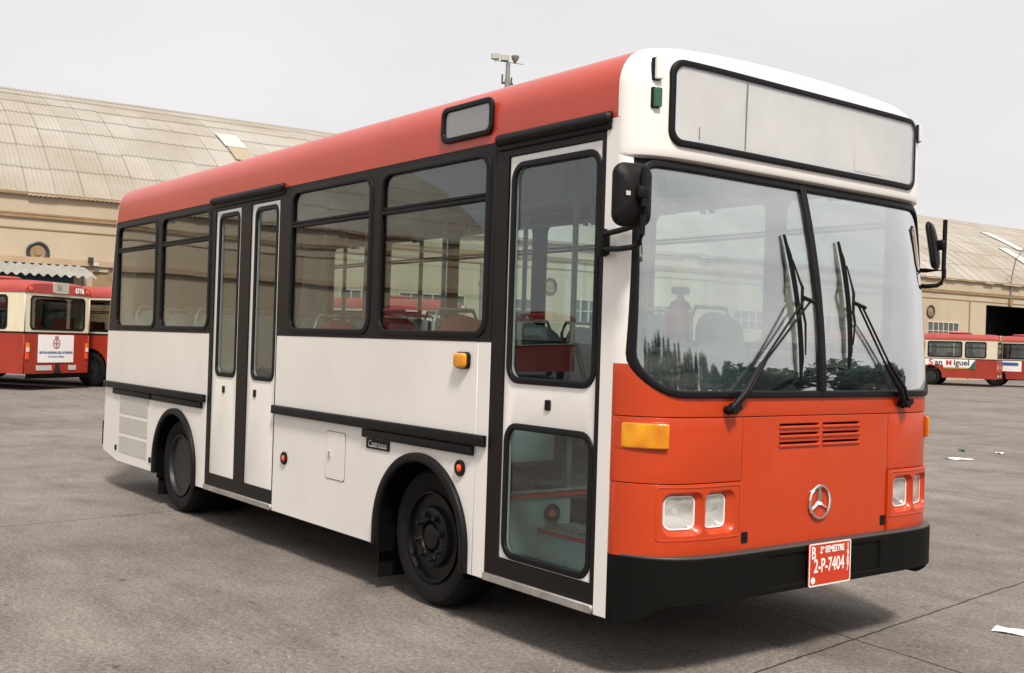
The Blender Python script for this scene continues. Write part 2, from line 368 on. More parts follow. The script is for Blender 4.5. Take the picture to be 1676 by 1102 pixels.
# ================================================================== HANGARS
HD = (math.cos(R(85.246)), math.sin(R(85.246)))          # along the wall
HN = (-HD[1], HD[0])                                     # away from the camera
HK = 46 / 39.0
def hang(D, k=1.0):
    """frame of the hangar: (u along wall, n behind the wall face, z)"""
    def f(u, n, z): return (CAM.x + HD[0] * u * k + HN[0] * (D + n), CAM.y + HD[1] * u * k + HN[1] * (D + n), 1.57 + (z - 1.57) * k if z > 0 else 0)
    return f
def hbox(mb, f, u0, u1, n0, n1, z0, z1):
    vs = [mb.bm.verts.new(f(u, n, z)) for u in (u0, u1) for n in (n0, n1) for z in (z0, z1)]
    for q in ((0, 1, 3, 2), (4, 6, 7, 5), (0, 4, 5, 1), (2, 3, 7, 6), (0, 2, 6, 4), (1, 5, 7, 3)): mb.bm.faces.new([vs[i] for i in q])

def vault(f, name, u0, u1, z0, span, rise, over, parent, fine=True):
    """barrel roof of lapped corrugated sheets: courses up the arc, scalloped ends"""
    a = span / 2; Rr = (a * a + rise * rise) / (2 * rise); zc = z0 + rise - Rr; th0 = math.asin(a / Rr)
    arcl = 2 * th0 * Rr; course = 2.05; nc = int(arcl / course)
    pitch = .177; per = 4 if fine else 2; du = pitch / per
    if not fine: du = .7
    nu = int((u1 - u0) / du) + 1; us = u0 + np.arange(nu) * du
    wave = (np.cos(2 * np.pi * us / pitch) if fine else np.zeros(nu)) * .026
    V = []; F = []; UV = []; base = 0
    half = nc if not fine else int(nc * .62)
    for c in range(half):
        jig = rng.normal(0, .05, int((u1 - u0) / 1.06) + 3)
        sh = np.floor((us - u0) / 1.06 + (c % 2) * .0).astype(int); dz = jig[np.clip(sh, 0, len(jig) - 1)] if fine else 0
        for k, (t, lift) in enumerate(((-.14 / course, .019), (.45, .010), (1.0, -.003))):
            s = (c + t) * course - over if c == 0 and k == 0 else (c + t) * course
            s = s + dz if k == 0 else s + 0 * dz
            th = -th0 + s / Rr
            rr = Rr + lift + wave
            n = a + rr * np.sin(th); z = zc + rr * np.cos(th)
            X = np.stack([CAM.x + HD[0] * us + HN[0] * (f.D + n), CAM.y + HD[1] * us + HN[1] * (f.D + n), z], 1)
            V.append(X); UV.append(np.stack([(us - u0) / 1.06, np.full(nu, c + (.02, .5, .98)[k])], 1))
        i = np.arange(nu - 1)
        for k in range(2):
            b0 = base + k * nu; b1 = b0 + nu
            F.append(np.stack([b0 + i, b0 + i + 1, b1 + i + 1, b1 + i], 1))
        base += 3 * nu
    V = np.concatenate(V); F = np.concatenate(F); UV = np.concatenate(UV)
    me = bpy.data.meshes.new(name); me.vertices.add(len(V)); me.vertices.foreach_set('co', V.ravel().astype(np.float32))
    me.loops.add(F.size); me.loops.foreach_set('vertex_index', F.ravel().astype(np.int32))
    me.polygons.add(len(F)); me.polygons.foreach_set('loop_start', np.arange(0, F.size, 4, dtype=np.int32)); me.polygons.foreach_set('loop_total', np.full(len(F), 4, dtype=np.int32))
    me.update(calc_edges=True); me.validate()
    uvl = me.uv_layers.new(name='sheets'); uvl.data.foreach_set('uv', UV[F.ravel()].ravel().astype(np.float32))
    o = link(name, me, 'roof', parent, smooth=fine)
    def pt(u, s, lift):     # a point on the vault: s metres of arc from the eave
        th = -th0 + s / Rr; rr = Rr + lift
        return f(u, a + rr * math.sin(th), zc + rr * math.cos(th))
    return o, pt

fh = hang(46, HK); fw = hang(46); fw.D = 46
H = thing('hangar', 'long cream hangar with barrel roof of corrugated sheets behind the parked buses', 'hangar', fh(25, 0, 0))
def reparent(o):   # geometry is written in world space: keep it there under a moved root
    o.matrix_parent_inverse = Matrix.Translation(-Vector(o.parent.location)); return o
EZ = 6.08; EZW = 1.57 + (EZ - 1.57) * HK; U0, U1 = -28, 135
m = MB(); hbox(m, fh, U0, 58.4, 0, .3, 0, EZ - .12); hbox(m, fh, 62.9, U1, 0, .3, 0, EZ - .12); hbox(m, fh, 58.4, 62.9, 0, .3, 4.68, EZ - .12)
reparent(m.build('wall', 'wall', H))
m = MB(); hbox(m, fh, U0, U1, -.16, -.003, EZ - .12, EZ - .02); reparent(m.build('eave_board', 'trim', H))
m = MB(); hbox(m, fh, U0, U1, -.09, -.003, 5.21, 5.30); hbox(m, fh, U0, U1, -.05, -.003, 5.32, 5.38); reparent(m.build('cornice', 'trim', H))
m = MB(); hbox(m, fh, U0, U1, -.035, -.003, 4.84, 4.88); reparent(m.build('string_course', 'trim', H))
m = MB(); hbox(m, fh, U0, 12, -.18, -.003, 3.72, 3.92); reparent(m.build('ledge', 'ledge', H))
m = MB(); hbox(m, fh, 8.05, 8.55, -.10, -.004, 3.55, 3.72); hbox(m, fh, 7.75, 8.05, -.06, -.004, 0, 3.72); hbox(m, fh, 9.6, 9.9, -.06, -.004, 0, 3.72); reparent(m.build('door_surround', 'wall', H))
m = MB(); hbox(m, fh, 8.05, 9.6, -.03, -.004, 0, 3.5); reparent(m.build('door', 'trim', H))
# big dark doorway at the right
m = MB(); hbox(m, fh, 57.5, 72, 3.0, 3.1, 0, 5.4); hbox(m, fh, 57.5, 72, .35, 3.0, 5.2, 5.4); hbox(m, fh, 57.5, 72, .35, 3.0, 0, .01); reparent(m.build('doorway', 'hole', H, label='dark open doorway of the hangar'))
m = MB(); hbox(m, fh, 56.75, 56.83, -.05, -.003, 0, 4.84); reparent(m.build('drain_pipe', 'trim', H))
m = MB(); hbox(m, fh, 23.45, 23.57, -.09, -.003, 0, 4.84); hbox(m, fh, 23.40, 23.62, -.12, -.003, 4.0, 4.08); reparent(m.build('drain_pipe', 'galv', H))
for u in (6.3, 27.0, 53.2):
    m = MB(); N = 28
    c0 = 4.08
    rows = []
    for r_, n_ in ((.34, -.003), (.37, -.06), (.33, -.09), (.29, -.07), (.24, -.03)):
        rows.append([fh(u + r_ * math.cos(2 * math.pi * k / N), n_, c0 + r_ * math.sin(2 * math.pi * k / N)) for k in range(N + 1)])
    m.grid(rows); vent = reparent(m.build('vent', 'steel', H, 40))
    m = MB(); m.grid([[fh(u + r_ * math.cos(2 * math.pi * k / N), n_, c0 + r_ * math.sin(2 * math.pi * k / N)) for k in range(N + 1)] for r_, n_ in ((.25, -.028), (.10, -.02), (.10, -.06), (.001, -.07))])
    o = m.build('fan', 'trim', vent, 40)
for u0, u1, z0, z1, nb in ((53.0, 55.75, 2.55, 3.48, 6), (25.1, 26.5, 2.6, 3.43, 3), (28.25, 30.0, 2.6, 3.55, 4), (19.75, 22.7, 2.5, 3.42, 6), (17.2, 18.5, 2.6, 3.41, 3), (32.5, 35.0, 2.6, 3.5, 5), (38.0, 40.5, 2.6, 3.5, 5), (44, 46.6, 2.55, 3.5, 5)):
    m = MB(); t = .07
    hbox(m, fh, u0 - t, u1 + t, -.05, -.003, z0 - t, z0); hbox(m, fh, u0 - t, u1 + t, -.05, -.003, z1, z1 + t); hbox(m, fh, u0 - t, u0, -.05, -.003, z0, z1); hbox(m, fh, u1, u1 + t, -.05, -.003, z0, z1)
    for i in range(1, nb): q = u0 + (u1 - u0) * i / nb; hbox(m, fh, q - .03, q + .03, -.045, -.009, z0, z1)
    hbox(m, fh, u0, u1, -.04, -.008, (z0 + z1) / 2 - .02, (z0 + z1) / 2 + .02)
    fr = reparent(m.build('window', 'frame', H))
    m = MB(); hbox(m, fh, u0, u1, -.006, -.003, z0, z1); o = m.build('pane', 'pane', fr)
SPAN, RISE = 42, 7.45
ro, vpt = vault(fw, 'roof', U0 * HK - .3, U1 * HK, EZW, SPAN, RISE, .1, H); reparent(ro)
# gable wall closing the near end of the vault
_R = (SPAN ** 2 / 4 + RISE ** 2) / (2 * RISE); m = MB()
_arc = [(SPAN / 2 + _R * math.sin(t), EZW + RISE - _R + _R * math.cos(t) - .05) for t in [math.asin(SPAN / 2 / _R) * (-1 + k / 12) for k in range(25)]]
m.grid([[fw(U0 * HK, n, 0) for n, z in _arc], [fw(U0 * HK, n, z) for n, z in _arc]]); reparent(m.build('gable_wall', 'wall', H))
def patch(u0, u1, s0, s1, name, mt, skew=0):
    m = MB(); m.grid([[Vector(vpt(u + skew * (s - s0), s, .09)) for u in (u0, (u0 + u1) / 2, u1)] for s in [s0 + (s1 - s0) * k / 5 for k in range(6)]])
    m.grid([[Vector(vpt(u + skew * (s - s0), s, .06)) for u in (u0, (u0 + u1) / 2, u1)] for s in [s0 + (s1 - s0) * k / 5 for k in range(6)]])
    return reparent(m.build(name, mt, H))
M['rust'] = mat('rust_stained_sheet', (.33, .255, .165), .85, col2=(.36, .31, .24), vscale=3, stretch=(2, 2, .4))
patch(14.0 * HK, 14.9 * HK, 6.6, 8.6, 'skylight_sheet', 'pale')
patch(65.3 * HK, 66.4 * HK, 1.8, 5.6, 'skylight_sheet', 'pale'); patch(67.5 * HK, 68.5 * HK, 5.6, 9.4, 'skylight_sheet', 'pale')
patch(14.05 * HK, 14.9 * HK, 4.9, 6.55, 'stained_sheet', 'rust')
# lamp on a curved arm fixed to the wall
lp = thing('wall_lamp', 'tall curved lamp arm fixed to the hangar wall above the dark doorway', 'lamp', fh(60.7, -.1, 4.95))
pts = [fh(60.7, -.1, 4.8), fh(60.68, -.12, 6.4), fh(60.75, -.35, 7.5), fh(61.1, -.7, 8.2), fh(61.8, -1.0, 8.55), fh(62.9, -1.3, 8.62)]
m = MB().tube(pts, .045, 6); o = m.build('lamp_arm', 'galv', lp, 60); reparent(o)
m = MB(); hbox(m, fh, 60.55, 60.85, -.16, -.005, 4.75, 5.1); reparent(m.build('bracket', 'trim', lp))
m = MB(); hbox(m, fh, 62.8, 63.6, -1.5, -1.15, 8.5, 8.68); reparent(m.build('lamp_head', 'galv', lp))
# small fixture on the ledge
sl = thing('bulkhead_lamp', 'small dark lamp fixed on the ledge of the hangar wall', 'lamp', fh(7.95, -.2, 3.86))
m = MB(); hbox(m, fh, 7.86, 8.02, -.32, -.185, 3.86, 4.02); reparent(m.build('lamp_head', 'steel', sl)); m = MB(); hbox(m, fh, 8.03, 8.2, -.30, -.20, 3.74, 3.86); reparent(m.build('bracket', 'pale', sl))

# lean-to shed
sh = thing('lean_to_shed', 'blue lean-to shed with wavy pale canopy against the hangar wall', 'shed', fh(4, -2.2, 0))
m = MB(); hbox(m, fh, -2, 7.1, -2.2, -2.1, 0, 3.30); hbox(m, fh, 7.0, 7.1, -2.1, -.01, 0, 3.2); reparent(m.build('wall', 'blue', sh))
m = MB(); rows = []
for n_, z_ in ((-2.75, 3.25), (-1.4, 3.52), (-.2, 3.70)):
    rows.append([fh(u, n_, z_ + .045 * math.cos(2 * math.pi * u / .26)) for u in np.arange(-2.5, 7.75, .0433)])
m.grid(rows)
m.grid([[(p[0], p[1], p[2] - .012) for p in r] for r in rows])
for r in rows[:1]: m.grid([r, [(p[0], p[1], p[2] - .012) for p in r]])
reparent(m.build('canopy', mat('weathered_sheet', (.33, .32, .285), .8, var=.25, vscale=2), sh, 60))

# floodlight mast behind the hangar
mx_, my_ = CAM.x + HN[0] * 82 + HD[0] * 82 * math.tan(R(32.15)), CAM.y + HN[1] * 82 + HD[1] * 82 * math.tan(R(32.15))
ms = thing('floodlight_mast', 'steel mast with three floodlights rising far behind the hangar', 'mast', (mx_, my_, 0), math.atan2(CAM.y - my_, CAM.x - mx_) + R(90))
MT = 26.4   # local x across the view
m = MB().tube([(0, 0, 0), (0, 0, MT - 1.4)], [.32, .26], 10).tube([(0, 0, MT - 1.4), (0, 0, MT + .05)], [.22, .2], 10); m.build('pole', 'galv', ms, 60)
m = MB().tube([(-1.2, 0, MT + .25), (1.35, 0, MT - .02)], .045, 6).tube([(0, -.4, MT + .1), (0, .4, MT + .1)], .04, 6); m.build('crossbar', 'galv', ms)
m = MB().box(-.55, -.4, -.1, .1, MT - 1.7, MT - 1.0).box(-.55, -.1, -.1, .1, MT - 1.82, MT - 1.66).box(.28, .42, -.1, .1, MT - 1.85, MT - 1.25).box(.1, .5, -.1, .1, MT - 1.9, MT - 1.78); m.build('service_bracket', 'steel', ms)
for i, (x, z) in enumerate(((-1.15, MT + .62), (-.3, MT + .5))):
    m = MB().box(x - .36, x + .36, -.12, .2, z - .28, z + .28, .04); fl_ = m.build('floodlight', 'galv', ms)
    MB().box(x - .31, x + .31, -.15, -.123, z - .23, z + .23).build('lens', 'grille', fl_)
    MB().tube([(x, .05, z - .3), (x, 0, MT + .1)], .03, 6).build('yoke', 'galv', fl_)
m = MB().lathe([(.12, -.3), (.32, 0), (.36, .25), (.3, .3)], 14, 'Z', (.62, 0, MT + .42)); fl_ = m.build('floodlight', 'galv', ms, 50); MB().tube([(.62, 0, MT), (.62, 0, MT + .2)], .03, 6).build('yoke', 'galv', fl_)

# far belt of trees on the open side of the yard, behind the photographer (it shows in the windscreen)
m = MB(); vs_, fs_ = [], []
for k in range(46):
    ty = -150 + k * 7.0 + rng.uniform(-2, 2); tx = 95 + rng.uniform(-6, 6); th = rng.uniform(8.5, 14.5); tw = rng.uniform(4, 6)
    n_ = 620
    d = rng.normal(0, 1, (n_, 3)); d /= np.linalg.norm(d, axis=1)[:, None]; r = rng.uniform(.35, 1, n_) ** .5
    c = np.stack([tx + d[:, 0] * r * tw, ty + d[:, 1] * r * tw, th * .55 + d[:, 2] * r * th * .47], 1)
    e = rng.normal(0, .55, (n_, 4, 3)); q = c[:, None, :] + e
    b0 = len(vs_) * 1
    vs_ += [tuple(v) for v in q.reshape(-1, 3)]; fs_ += [tuple(range(b0 + 4 * i, b0 + 4 * i + 4)) for i in range(n_)]
    b0 = len(vs_); vs_ += [(tx - .15, ty - .15, 0), (tx + .15, ty - .15, 0), (tx + .15, ty + .15, 0), (tx - .15, ty + .15, 0), (tx - .08, ty - .08, th * .6), (tx + .08, ty - .08, th * .6), (tx + .08, ty + .08, th * .6), (tx - .08, ty + .08, th * .6)]
    fs_ += [(b0 + i, b0 + (i + 1) % 4, b0 + 4 + (i + 1) % 4, b0 + 4 + i) for i in range(4)]
me = bpy.data.meshes.new('tree_belt'); me.from_pydata(vs_, [], fs_)
tb = link('tree_belt', me, mat('dark_foliage', (.022, .036, .022), .8, var=.5, vscale=.4)); tb['kind'] = 'stuff'; tb['label'] = 'far belt of dark trees across the yard, mirrored in the windscreen'; tb['category'] = 'trees'

# ================================================================== OLD RED BUSES
OB_L, OB_W, OB_H = 10.8, 2.4, 2.80
def old_bus(label, rearL, fwd, number=None, ad=None, detail=True):
    """local frame: origin at rear-left ground corner, +x forward, -y to the right side; y=0 left side, y=-2.4 right"""
    rz = math.atan2(fwd[1], fwd[0])
    t = thing('parked_bus', label, 'bus', (rearL[0], rearL[1], 0), rz, 'old red buses parked along the hangar')
    Lb, W, Hh = OB_L, OB_W, OB_H
    # lower body: skirt with wheel arches, both sides
    def side_outline():
        pts = [(0, .42)]
        for cx in (3.3, 8.6):
            pts += [(cx - .58, .42)] + [(cx + .58 * math.cos(R(a)), .50 + .56 * math.sin(R(a))) for a in range(180, -1, -15)] + [(cx + .58, .42)]
        return pts + [(Lb, .42), (Lb, 1.44), (0, 1.44)]
    so_ = side_outline()
    lower = [plate([so_], .05, 0, lambda u, v, q: (u, -.05 + q, v)), plate([so_], .05, 0, lambda u, v, q: (u, -W + .05 - q, v))]
    m = MB().box(0, .05, -W + .05, -.05, .42, 1.44).box(Lb - .05, Lb, -W + .05, -.05, .42, 1.44)
    lower.append(m.mesh('x'))
    P('body', join(lower, 'body'), 'bred', t)
    MB().box(.02, Lb - .02, -W + .07, -.07, .46, .9).build('underbody', 'dark', t)
    # window belt
    wins = [(.55, 1.55), (1.75, 3.45), (3.65, 5.35), (5.55, 7.25), (7.45, 9.0), (9.2, 10.3)]
    holes = [rrect(a, b, 1.56, 2.36, .09) for a, b in wins]
    belt = [plate([[(0, 1.475), (Lb, 1.475), (Lb, 2.46), (0, 2.46)]] + holes, .05, 0, lambda u, v, q: (u, -.05 + q, v)),
            plate([[(0, 1.475), (Lb, 1.475), (Lb, 2.46), (0, 2.46)]] + holes, .05, 0, lambda u, v, q: (u, -W + .05 - q, v))]
    rh = rrect(-W + .24, -.24, 1.56, 2.36, .10)
    belt.append(plate([[(-W + .05, 1.475), (-.05, 1.475), (-.05, 2.46), (-W + .05, 2.46)], rh], .05, 0, lambda u, v, q: (.05 - q, u, v)))
    belt.append(plate([[(-W + .05, 1.475), (-.05, 1.475), (-.05, 2.46), (-W + .05, 2.46)], rh], .05, 0, lambda u, v, q: (Lb - .05 + q, u, v)))
    P('window_belt', join(belt, 'belt'), 'cream', t)
    MB().box(-.012, Lb + .01, -W - .012, .012, 1.44, 1.474).build('belt_trim', 'black', t)
    for a, b in wins:
        for (pl, y) in ((lambda u, v, q: (u, q, v), 0), (lambda u, v, q: (u, -W - q, v), 1)):
            wf = P('side_window', plate([rrect(a - .035, b + .035, 1.525, 2.395, .11), rrect(a + .03, b - .03, 1.59, 2.33, .07)], .03, 0, lambda u, v, q, pl=pl: pl(u, v, q - .018)), 'rubber', t)
            P('glass', plate([rrect(a - .01, b + .01, 1.55, 2.37, .08)], .004, 0, lambda u, v, q, pl=pl: pl(u, v, q - .02)), 'bgl', wf)
            MB().box(a, b, (-.015 if not y else -W - .008), (.008 if not y else -W + .015), 2.06, 2.09).build('transom', 'rubber', wf)
    for x, sg in ((0, -1), (Lb, 1)):
        pl = lambda u, v, q, x=x, sg=sg: (x + sg * (q - .018), u, v)
        wf = P('rear_window' if sg < 0 else 'windscreen', plate([rrect(-W + .20, -.20, 1.525, 2.395, .12), rrect(-W + .25, -.25, 1.575, 2.345, .08)], .03, 0, pl), 'rubber', t)
        P('glass', plate([rrect(-W + .22, -.22, 1.55, 2.37, .09)], .004, 0, pl), 'bgl', wf)
    # roof: arched section, slightly domed at the ends
    m = MB(); prof = []
    for k in range(21):
        a = math.pi * k / 20; cy = math.cos(a); sy = math.sin(a)
        prof.append((-W / 2 + (W / 2 + .015) * math.copysign(abs(cy) ** .42, cy), 2.46 + (Hh - 2.46) * sy ** .8))
    rows = []
    for x, f_ in ((-.02, .72), (.06, .86), (.2, .94), (.5, 1), (Lb / 2, 1.0), (Lb - .5, 1), (Lb - .2, .94), (Lb - .06, .86), (Lb + .02, .72)):
        rows.append([(x, y, 2.462 + (z - 2.46) * f_) for y, z in prof])
    vs = m.grid(rows)
    m.bm.faces.new(vs[0]); m.bm.faces.new(vs[-1][::-1])
    # flat header panel below the dome
    P('roof', m.mesh('roof'), 'broof', t, 40)
    for x in (2.0, 6.5):
        m = MB().lathe([(.02, Hh), (.52, Hh + .01), (.60, Hh + .04), (.60, Hh + .07), (.50, Hh + .11), (.02, Hh + .13)], 20, 'Z', (x, -W / 2, 0)); m.build('roof_vent', 'broof', t, 40)
    for cx in (3.3, 8.6):
        for y, sg in ((-.06, 1), (-W + .06, -1)):
            m = MB().lathe([(.20, 0), (.24, -.02 * sg), (.29, 0), (.40, .02 * sg), (.47, -.01 * sg), (.49, -.06 * sg), (.49, -.24 * sg), (.42, -.27 * sg), (.20, -.27 * sg)], 26, 'Y', (cx, y, .49)); wh = m.build('wheel', 'tyre', t, 40)
            m = MB().lathe([(.02, .03 * sg), (.10, .03 * sg), (.12, -.03 * sg), (.20, -.05 * sg), (.275, .003 * sg)], 20, 'Y', (cx, y, .49)); m.build('rim', 'rimgrey', wh, 40)
    # interior
    MB().box(.1, Lb - .1, -W + .1, -.1, .9, .95).build('floor', 'floor', t)
    for k in range(9):
        x = .35 + k * 1.08
        for ya, yb in ((-.15, -1.0), (-1.45, -2.25)):
            MB().box(x, x + .10, yb, ya, 1.0, 1.80 if k else 1.88, .04).box(x, x + .45, yb, ya, 1.25, 1.34, .03).build('seat', 'bseat', t)
    if detail:
        # rear lights, route box, fleet number, plates
        for y in (-.12, -W + .12):
            MB().box(-.03, -.002, y - .055, y + .055, .78, 1.20, .012).build('tail_light', 'redlens', t)
            MB().box(-.045, -.031, y - .045, y + .045, 1.10, 1.19).build('indicator', 'amber', t); MB().box(-.045, -.031, y - .045, y + .045, .98, 1.09).build('reversing_light', 'clear', t)
        pr = lambda u, v, q: (-q, -u, v)       # rear face: u to the right as seen from behind
        for y in (.16, W - .16): P('marker_lamp', plate([circle(y, 2.56, .06, 14)], .05, 0, lambda u, v, q: pr(u, v, q + .0)), 'redlens', t)
        rb = P('route_box', plate([rrect(.95, 1.50, 2.48, 2.76, .04)], .05, 0, lambda u, v, q: pr(u, v, q + .005)), 'grille', t)
        P('route_number', text('SID' if False else '51', .21, lambda u, v, q: pr(1.17 + u, 2.615 + v, q + .056), .004, .8), 'inkb', rb)
        if number:
            P('fleet_number', text(number, .20, lambda u, v, q: pr(W - .47 + u, 2.575 + v, q + .03), .012, .82, bold=.006), 'pwhite', t)
        P('number_plate', plate([rrect(.45, 1.0, .50, .63, .02)], .015, 0, lambda u, v, q: pr(u, v, q + .002)), 'pale', t)
        P('number_plate', plate([rrect(1.62, 1.9, .50, .63, .02)], .015, 0, lambda u, v, q: pr(u, v, q + .002)), 'pale', t)
        P('tow_recess', plate([[(1.08, .422), (1.36, .422), (1.24, .70), (1.18, .70)]], .01, 0, lambda u, v, q: pr(u, v, q + .002)), 'hole', t)
        MB().box(-.05, 0, -W + .1, -.1, .30, .42).build('rear_beam', 'dark', t)
    if ad == 'mutual':
        a_ = P('advert_board', plate([rrect(.50, 1.78, .70, 1.41, .01)], .02, 0, lambda u, v, q: pr(u, v, q + .003)), 'pwhite', t)
        q0 = .026
        P('emblem', join([plate([circle(1.14, 1.19, .135), circle(1.14, 1.19, .105)], .004, 0, lambda u, v, q: pr(u, v, q + q0)), plate([[(1.06, 1.17), (1.22, 1.17), (1.22, 1.21), (1.06, 1.21)]], .004, 0, lambda u, v, q: pr(u, v, q + q0 + .001)), plate([[(1.12, 1.10), (1.16, 1.10), (1.16, 1.28), (1.12, 1.28)]], .004, 0, lambda u, v, q: pr(u, v, q + q0 + .002)), plate([[(1.08, 1.335), (1.2, 1.335), (1.22, 1.39), (1.18, 1.36), (1.14, 1.40), (1.10, 1.36), (1.06, 1.39)]], .004, 0, lambda u, v, q: pr(u, v, q + q0))], 'e'), 'pink', a_)
        P('lettering', join([text('MUTUA NACIONAL DEL AUTOMOVIL', .078, lambda u, v, q: pr(1.14 + u, .955 + v, q + q0), .003, .92, bold=.003), text('Con mutua confianza', .075, lambda u, v, q: pr(1.14 + u, .855 + v, q + q0), .003, .9)], 't'), 'bluep', a_)
    pls = lambda u, v, q: (-u, q, v)          # left side as read from outside: u grows to the right = towards the rear
    if ad == 'beer':
        a_ = P('advert_board', plate([[(-4.3, 1.10), (-2.66, 1.10), (-2.66, .92), (-1.05, .92), (-1.05, 1.43), (-4.3, 1.43)]], .012, 0, lambda u, v, q: pls(u, v, q + .002)), 'pwhite', t)
        P('stripe', plate([[(-2.66, .92), (-1.05, .92), (-1.05, 1.0), (-2.66, 1.0)]], .006, 0, lambda u, v, q: pls(u, v, q + .015)), 'gold', a_)
        P('corner_mark', plate([[(-1.40, .92), (-1.05, 1.43), (-1.05, .92)]], .006, 0, lambda u, v, q: pls(u, v, q + .022)), 'greenp', a_)
        P('emblem', plate([circle(-3.72, 1.27, .11), circle(-3.72, 1.27, .07)], .004, 0, lambda u, v, q: pls(u, v, q + .015)), 'greenp', a_)
        P('lettering', join([text('S', .46, lambda u, v, q: pls(-3.30 + u, 1.23 + v, q + .015), .004, 1.1, bold=.012), text('M', .40, lambda u, v, q: pls(-2.38 + u, 1.22 + v, q + .015), .004, 1.0, bold=.012)], 't'), 'redp', a_)
        P('lettering', join([text('an', .44, lambda u, v, q: pls(-2.90 + u, 1.235 + v, q + .015), .004, 1.0, bold=.010), text('iguel', .44, lambda u, v, q: pls(-1.74 + u, 1.245 + v, q + .015), .004, 1.0, bold=.010)], 't'), 'inkb', a_)
    if ad == 'blue':
        a_ = P('advert_board', plate([[(-4.2, .85), (-1.95, .85), (-1.95, 1.43), (-4.2, 1.43)]], .012, 0, lambda u, v, q: pls(u, v, q + .002)), 'pwhite', t)
        P('picture', plate([rrect(-3.3, -2.1, 1.16, 1.34, .05)], .004, 0, lambda u, v, q: pls(u, v, q + .015)), 'bluep', a_)
        P('picture', plate([[(-3.25, .92), (-3.15, .92), (-3.0, 1.22), (-3.3, 1.2)]], .004, 0, lambda u, v, q: pls(u, v, q + .021)), 'inkb', a_)
    return t
FW = (-.826, -.563)
old_bus('red and cream bus seen from behind with a white mutual advert and number 6116', (-25.1, 2.2), FW, '6116', 'mutual')
old_bus('red bus half hidden just beyond the one with the mutual advert', (-24.45, 6.28), FW, '6103')
old_bus('red bus with number 6070 seen through the side windows of the white bus', (-22.75, 12.95), FW, '6070')
old_bus('red bus with a white beer advert in blackletter along its side', (-26.3, 50.8), (-.93, -.37), None, 'beer')
old_bus('red bus with a blue and white picture advert at the right edge', (-24.85, 54.8), (-.93, -.37), None, 'blue')

old_bus('first red bus outside the left edge, mirrored low in the side glass', (-32.0, -21.0), FW, None, None, False)
old_bus('second red bus outside the left edge, mirrored behind the first', (-29.0, -26.0), FW, None, None, False)
# ================================================================== LITTER
def paper(name, label, x, y, w_, h_, rz, mt='paper', cat='paper', z=.006, curl=.007):
    m = MB(); rows = []
    for i in range(5):
        rows.append([(-w_ / 2 + w_ * i / 4, -h_ / 2 + h_ * j / 3, z + curl * math.sin(i * 1.1 + j * .7) ** 2) for j in range(4)])
    m.grid(rows); m.grid([[(a, b, c - .003) for a, b, c in r] for r in rows])
    o = m.build(name, mt, None, 60); o.location = (x, y, 0); o.rotation_euler = (0, 0, rz); tag(o, label, cat)
paper('paper_sheet', 'white paper lying flat on the concrete near the right edge of the yard', .60, 1.44, .24, .13, R(15))
paper('paper_sheet', 'white folded paper on the concrete far to the right of the bumper', -5.28, 10.95, .34, .30, R(70), curl=.012)
paper('paper_scrap', 'tiny pale scrap beside the green one on the yard', -5.5, 12.6, .14, .12, R(20), cat='scrap', curl=.02)
paper('green_scrap', 'tiny dark green scrap on the concrete beyond the white paper', -6.0, 12.3, .11, .10, R(50), 'green', 'scrap', curl=.04)

#BUS#
# ================================================================== THE WHITE AND RED BUS
BUS = thing('city_bus', 'white and red single-deck midibus with blank destination sign, standing in the foreground', 'bus', (0, 0, -.05))
HW = 1.2
def Fb(t, a=.285):
    s = min(abs(t) / HW, 1.0)
    return a * max(0.0, 1 - s ** 8.8) ** .625
def Gz(z):
    q = min(max(z - 1.42, 0), 1.14); return (.0356 * q + .1154 * q * q) / .165
def Wf(t, z): return Fb(t) * (1 - .58 * Gz(z))
CUTS = sorted({s * v for s in (-1, 1) for v in [0, .1, .2, .3, .4, .5, .6, .66, .72, .78, .84, .89, .93, .97, 1.0, 1.03, 1.055, 1.08, 1.1, 1.115, 1.13, 1.14, 1.15, 1.158, 1.166, 1.173, 1.180, 1.186, 1.191, 1.195, 1.198]})
ZCUTS = [1.5, 1.6, 1.7, 1.8, 1.9, 2.0, 2.1, 2.2, 2.3, 2.4]
def bend(me, place, zc=()):
    """cut a flat plate into strips so that it can follow the curved front"""
    bm = bmesh.new(); bm.from_mesh(me); bpy.data.meshes.remove(me)
    for axis, cuts in ((0, CUTS), (1, zc)):
        lo = min(v.co[axis] for v in bm.verts); hi = max(v.co[axis] for v in bm.verts)
        for c in cuts:
            if lo + 1e-4 < c < hi - 1e-4:
                no = (1, 0, 0) if axis == 0 else (0, 1, 0); co = (c, 0, 0) if axis == 0 else (0, c, 0)
                bmesh.ops.bisect_plane(bm, geom=bm.verts[:] + bm.edges[:] + bm.faces[:], dist=1e-6, plane_co=co, plane_no=no)
    for v in bm.verts: v.co = Vector(place(*v.co))
    bmesh.ops.recalc_face_normals(bm, faces=bm.faces[:])
    out = bpy.data.meshes.new('b'); bm.to_mesh(out); bm.free(); return out
flat = lambda u, v, q: (u, v, q)
def fplate(loops, depth, bevel=0, off=0.0, base=None, zc=(), seg=2):
    """plate on the curved front; its OUTER face stands `off` in front of the base surface"""
    base = base or (lambda t, z: Fb(t))
    return bend(plate(loops, depth, bevel, flat, seg=seg), lambda u, v, q: (base(u, v) + off - depth + q, u, v), zc)
rs = lambda u, v, q: (u, -HW - q, v)            # right side, q outwards
ls = lambda u, v, q: (u, HW + q, v)
def both(loops, depth, w0, bevel=0): return join([plate(loops, depth, bevel, rs, w0), plate(loops, depth, bevel, ls, w0)], 'x')

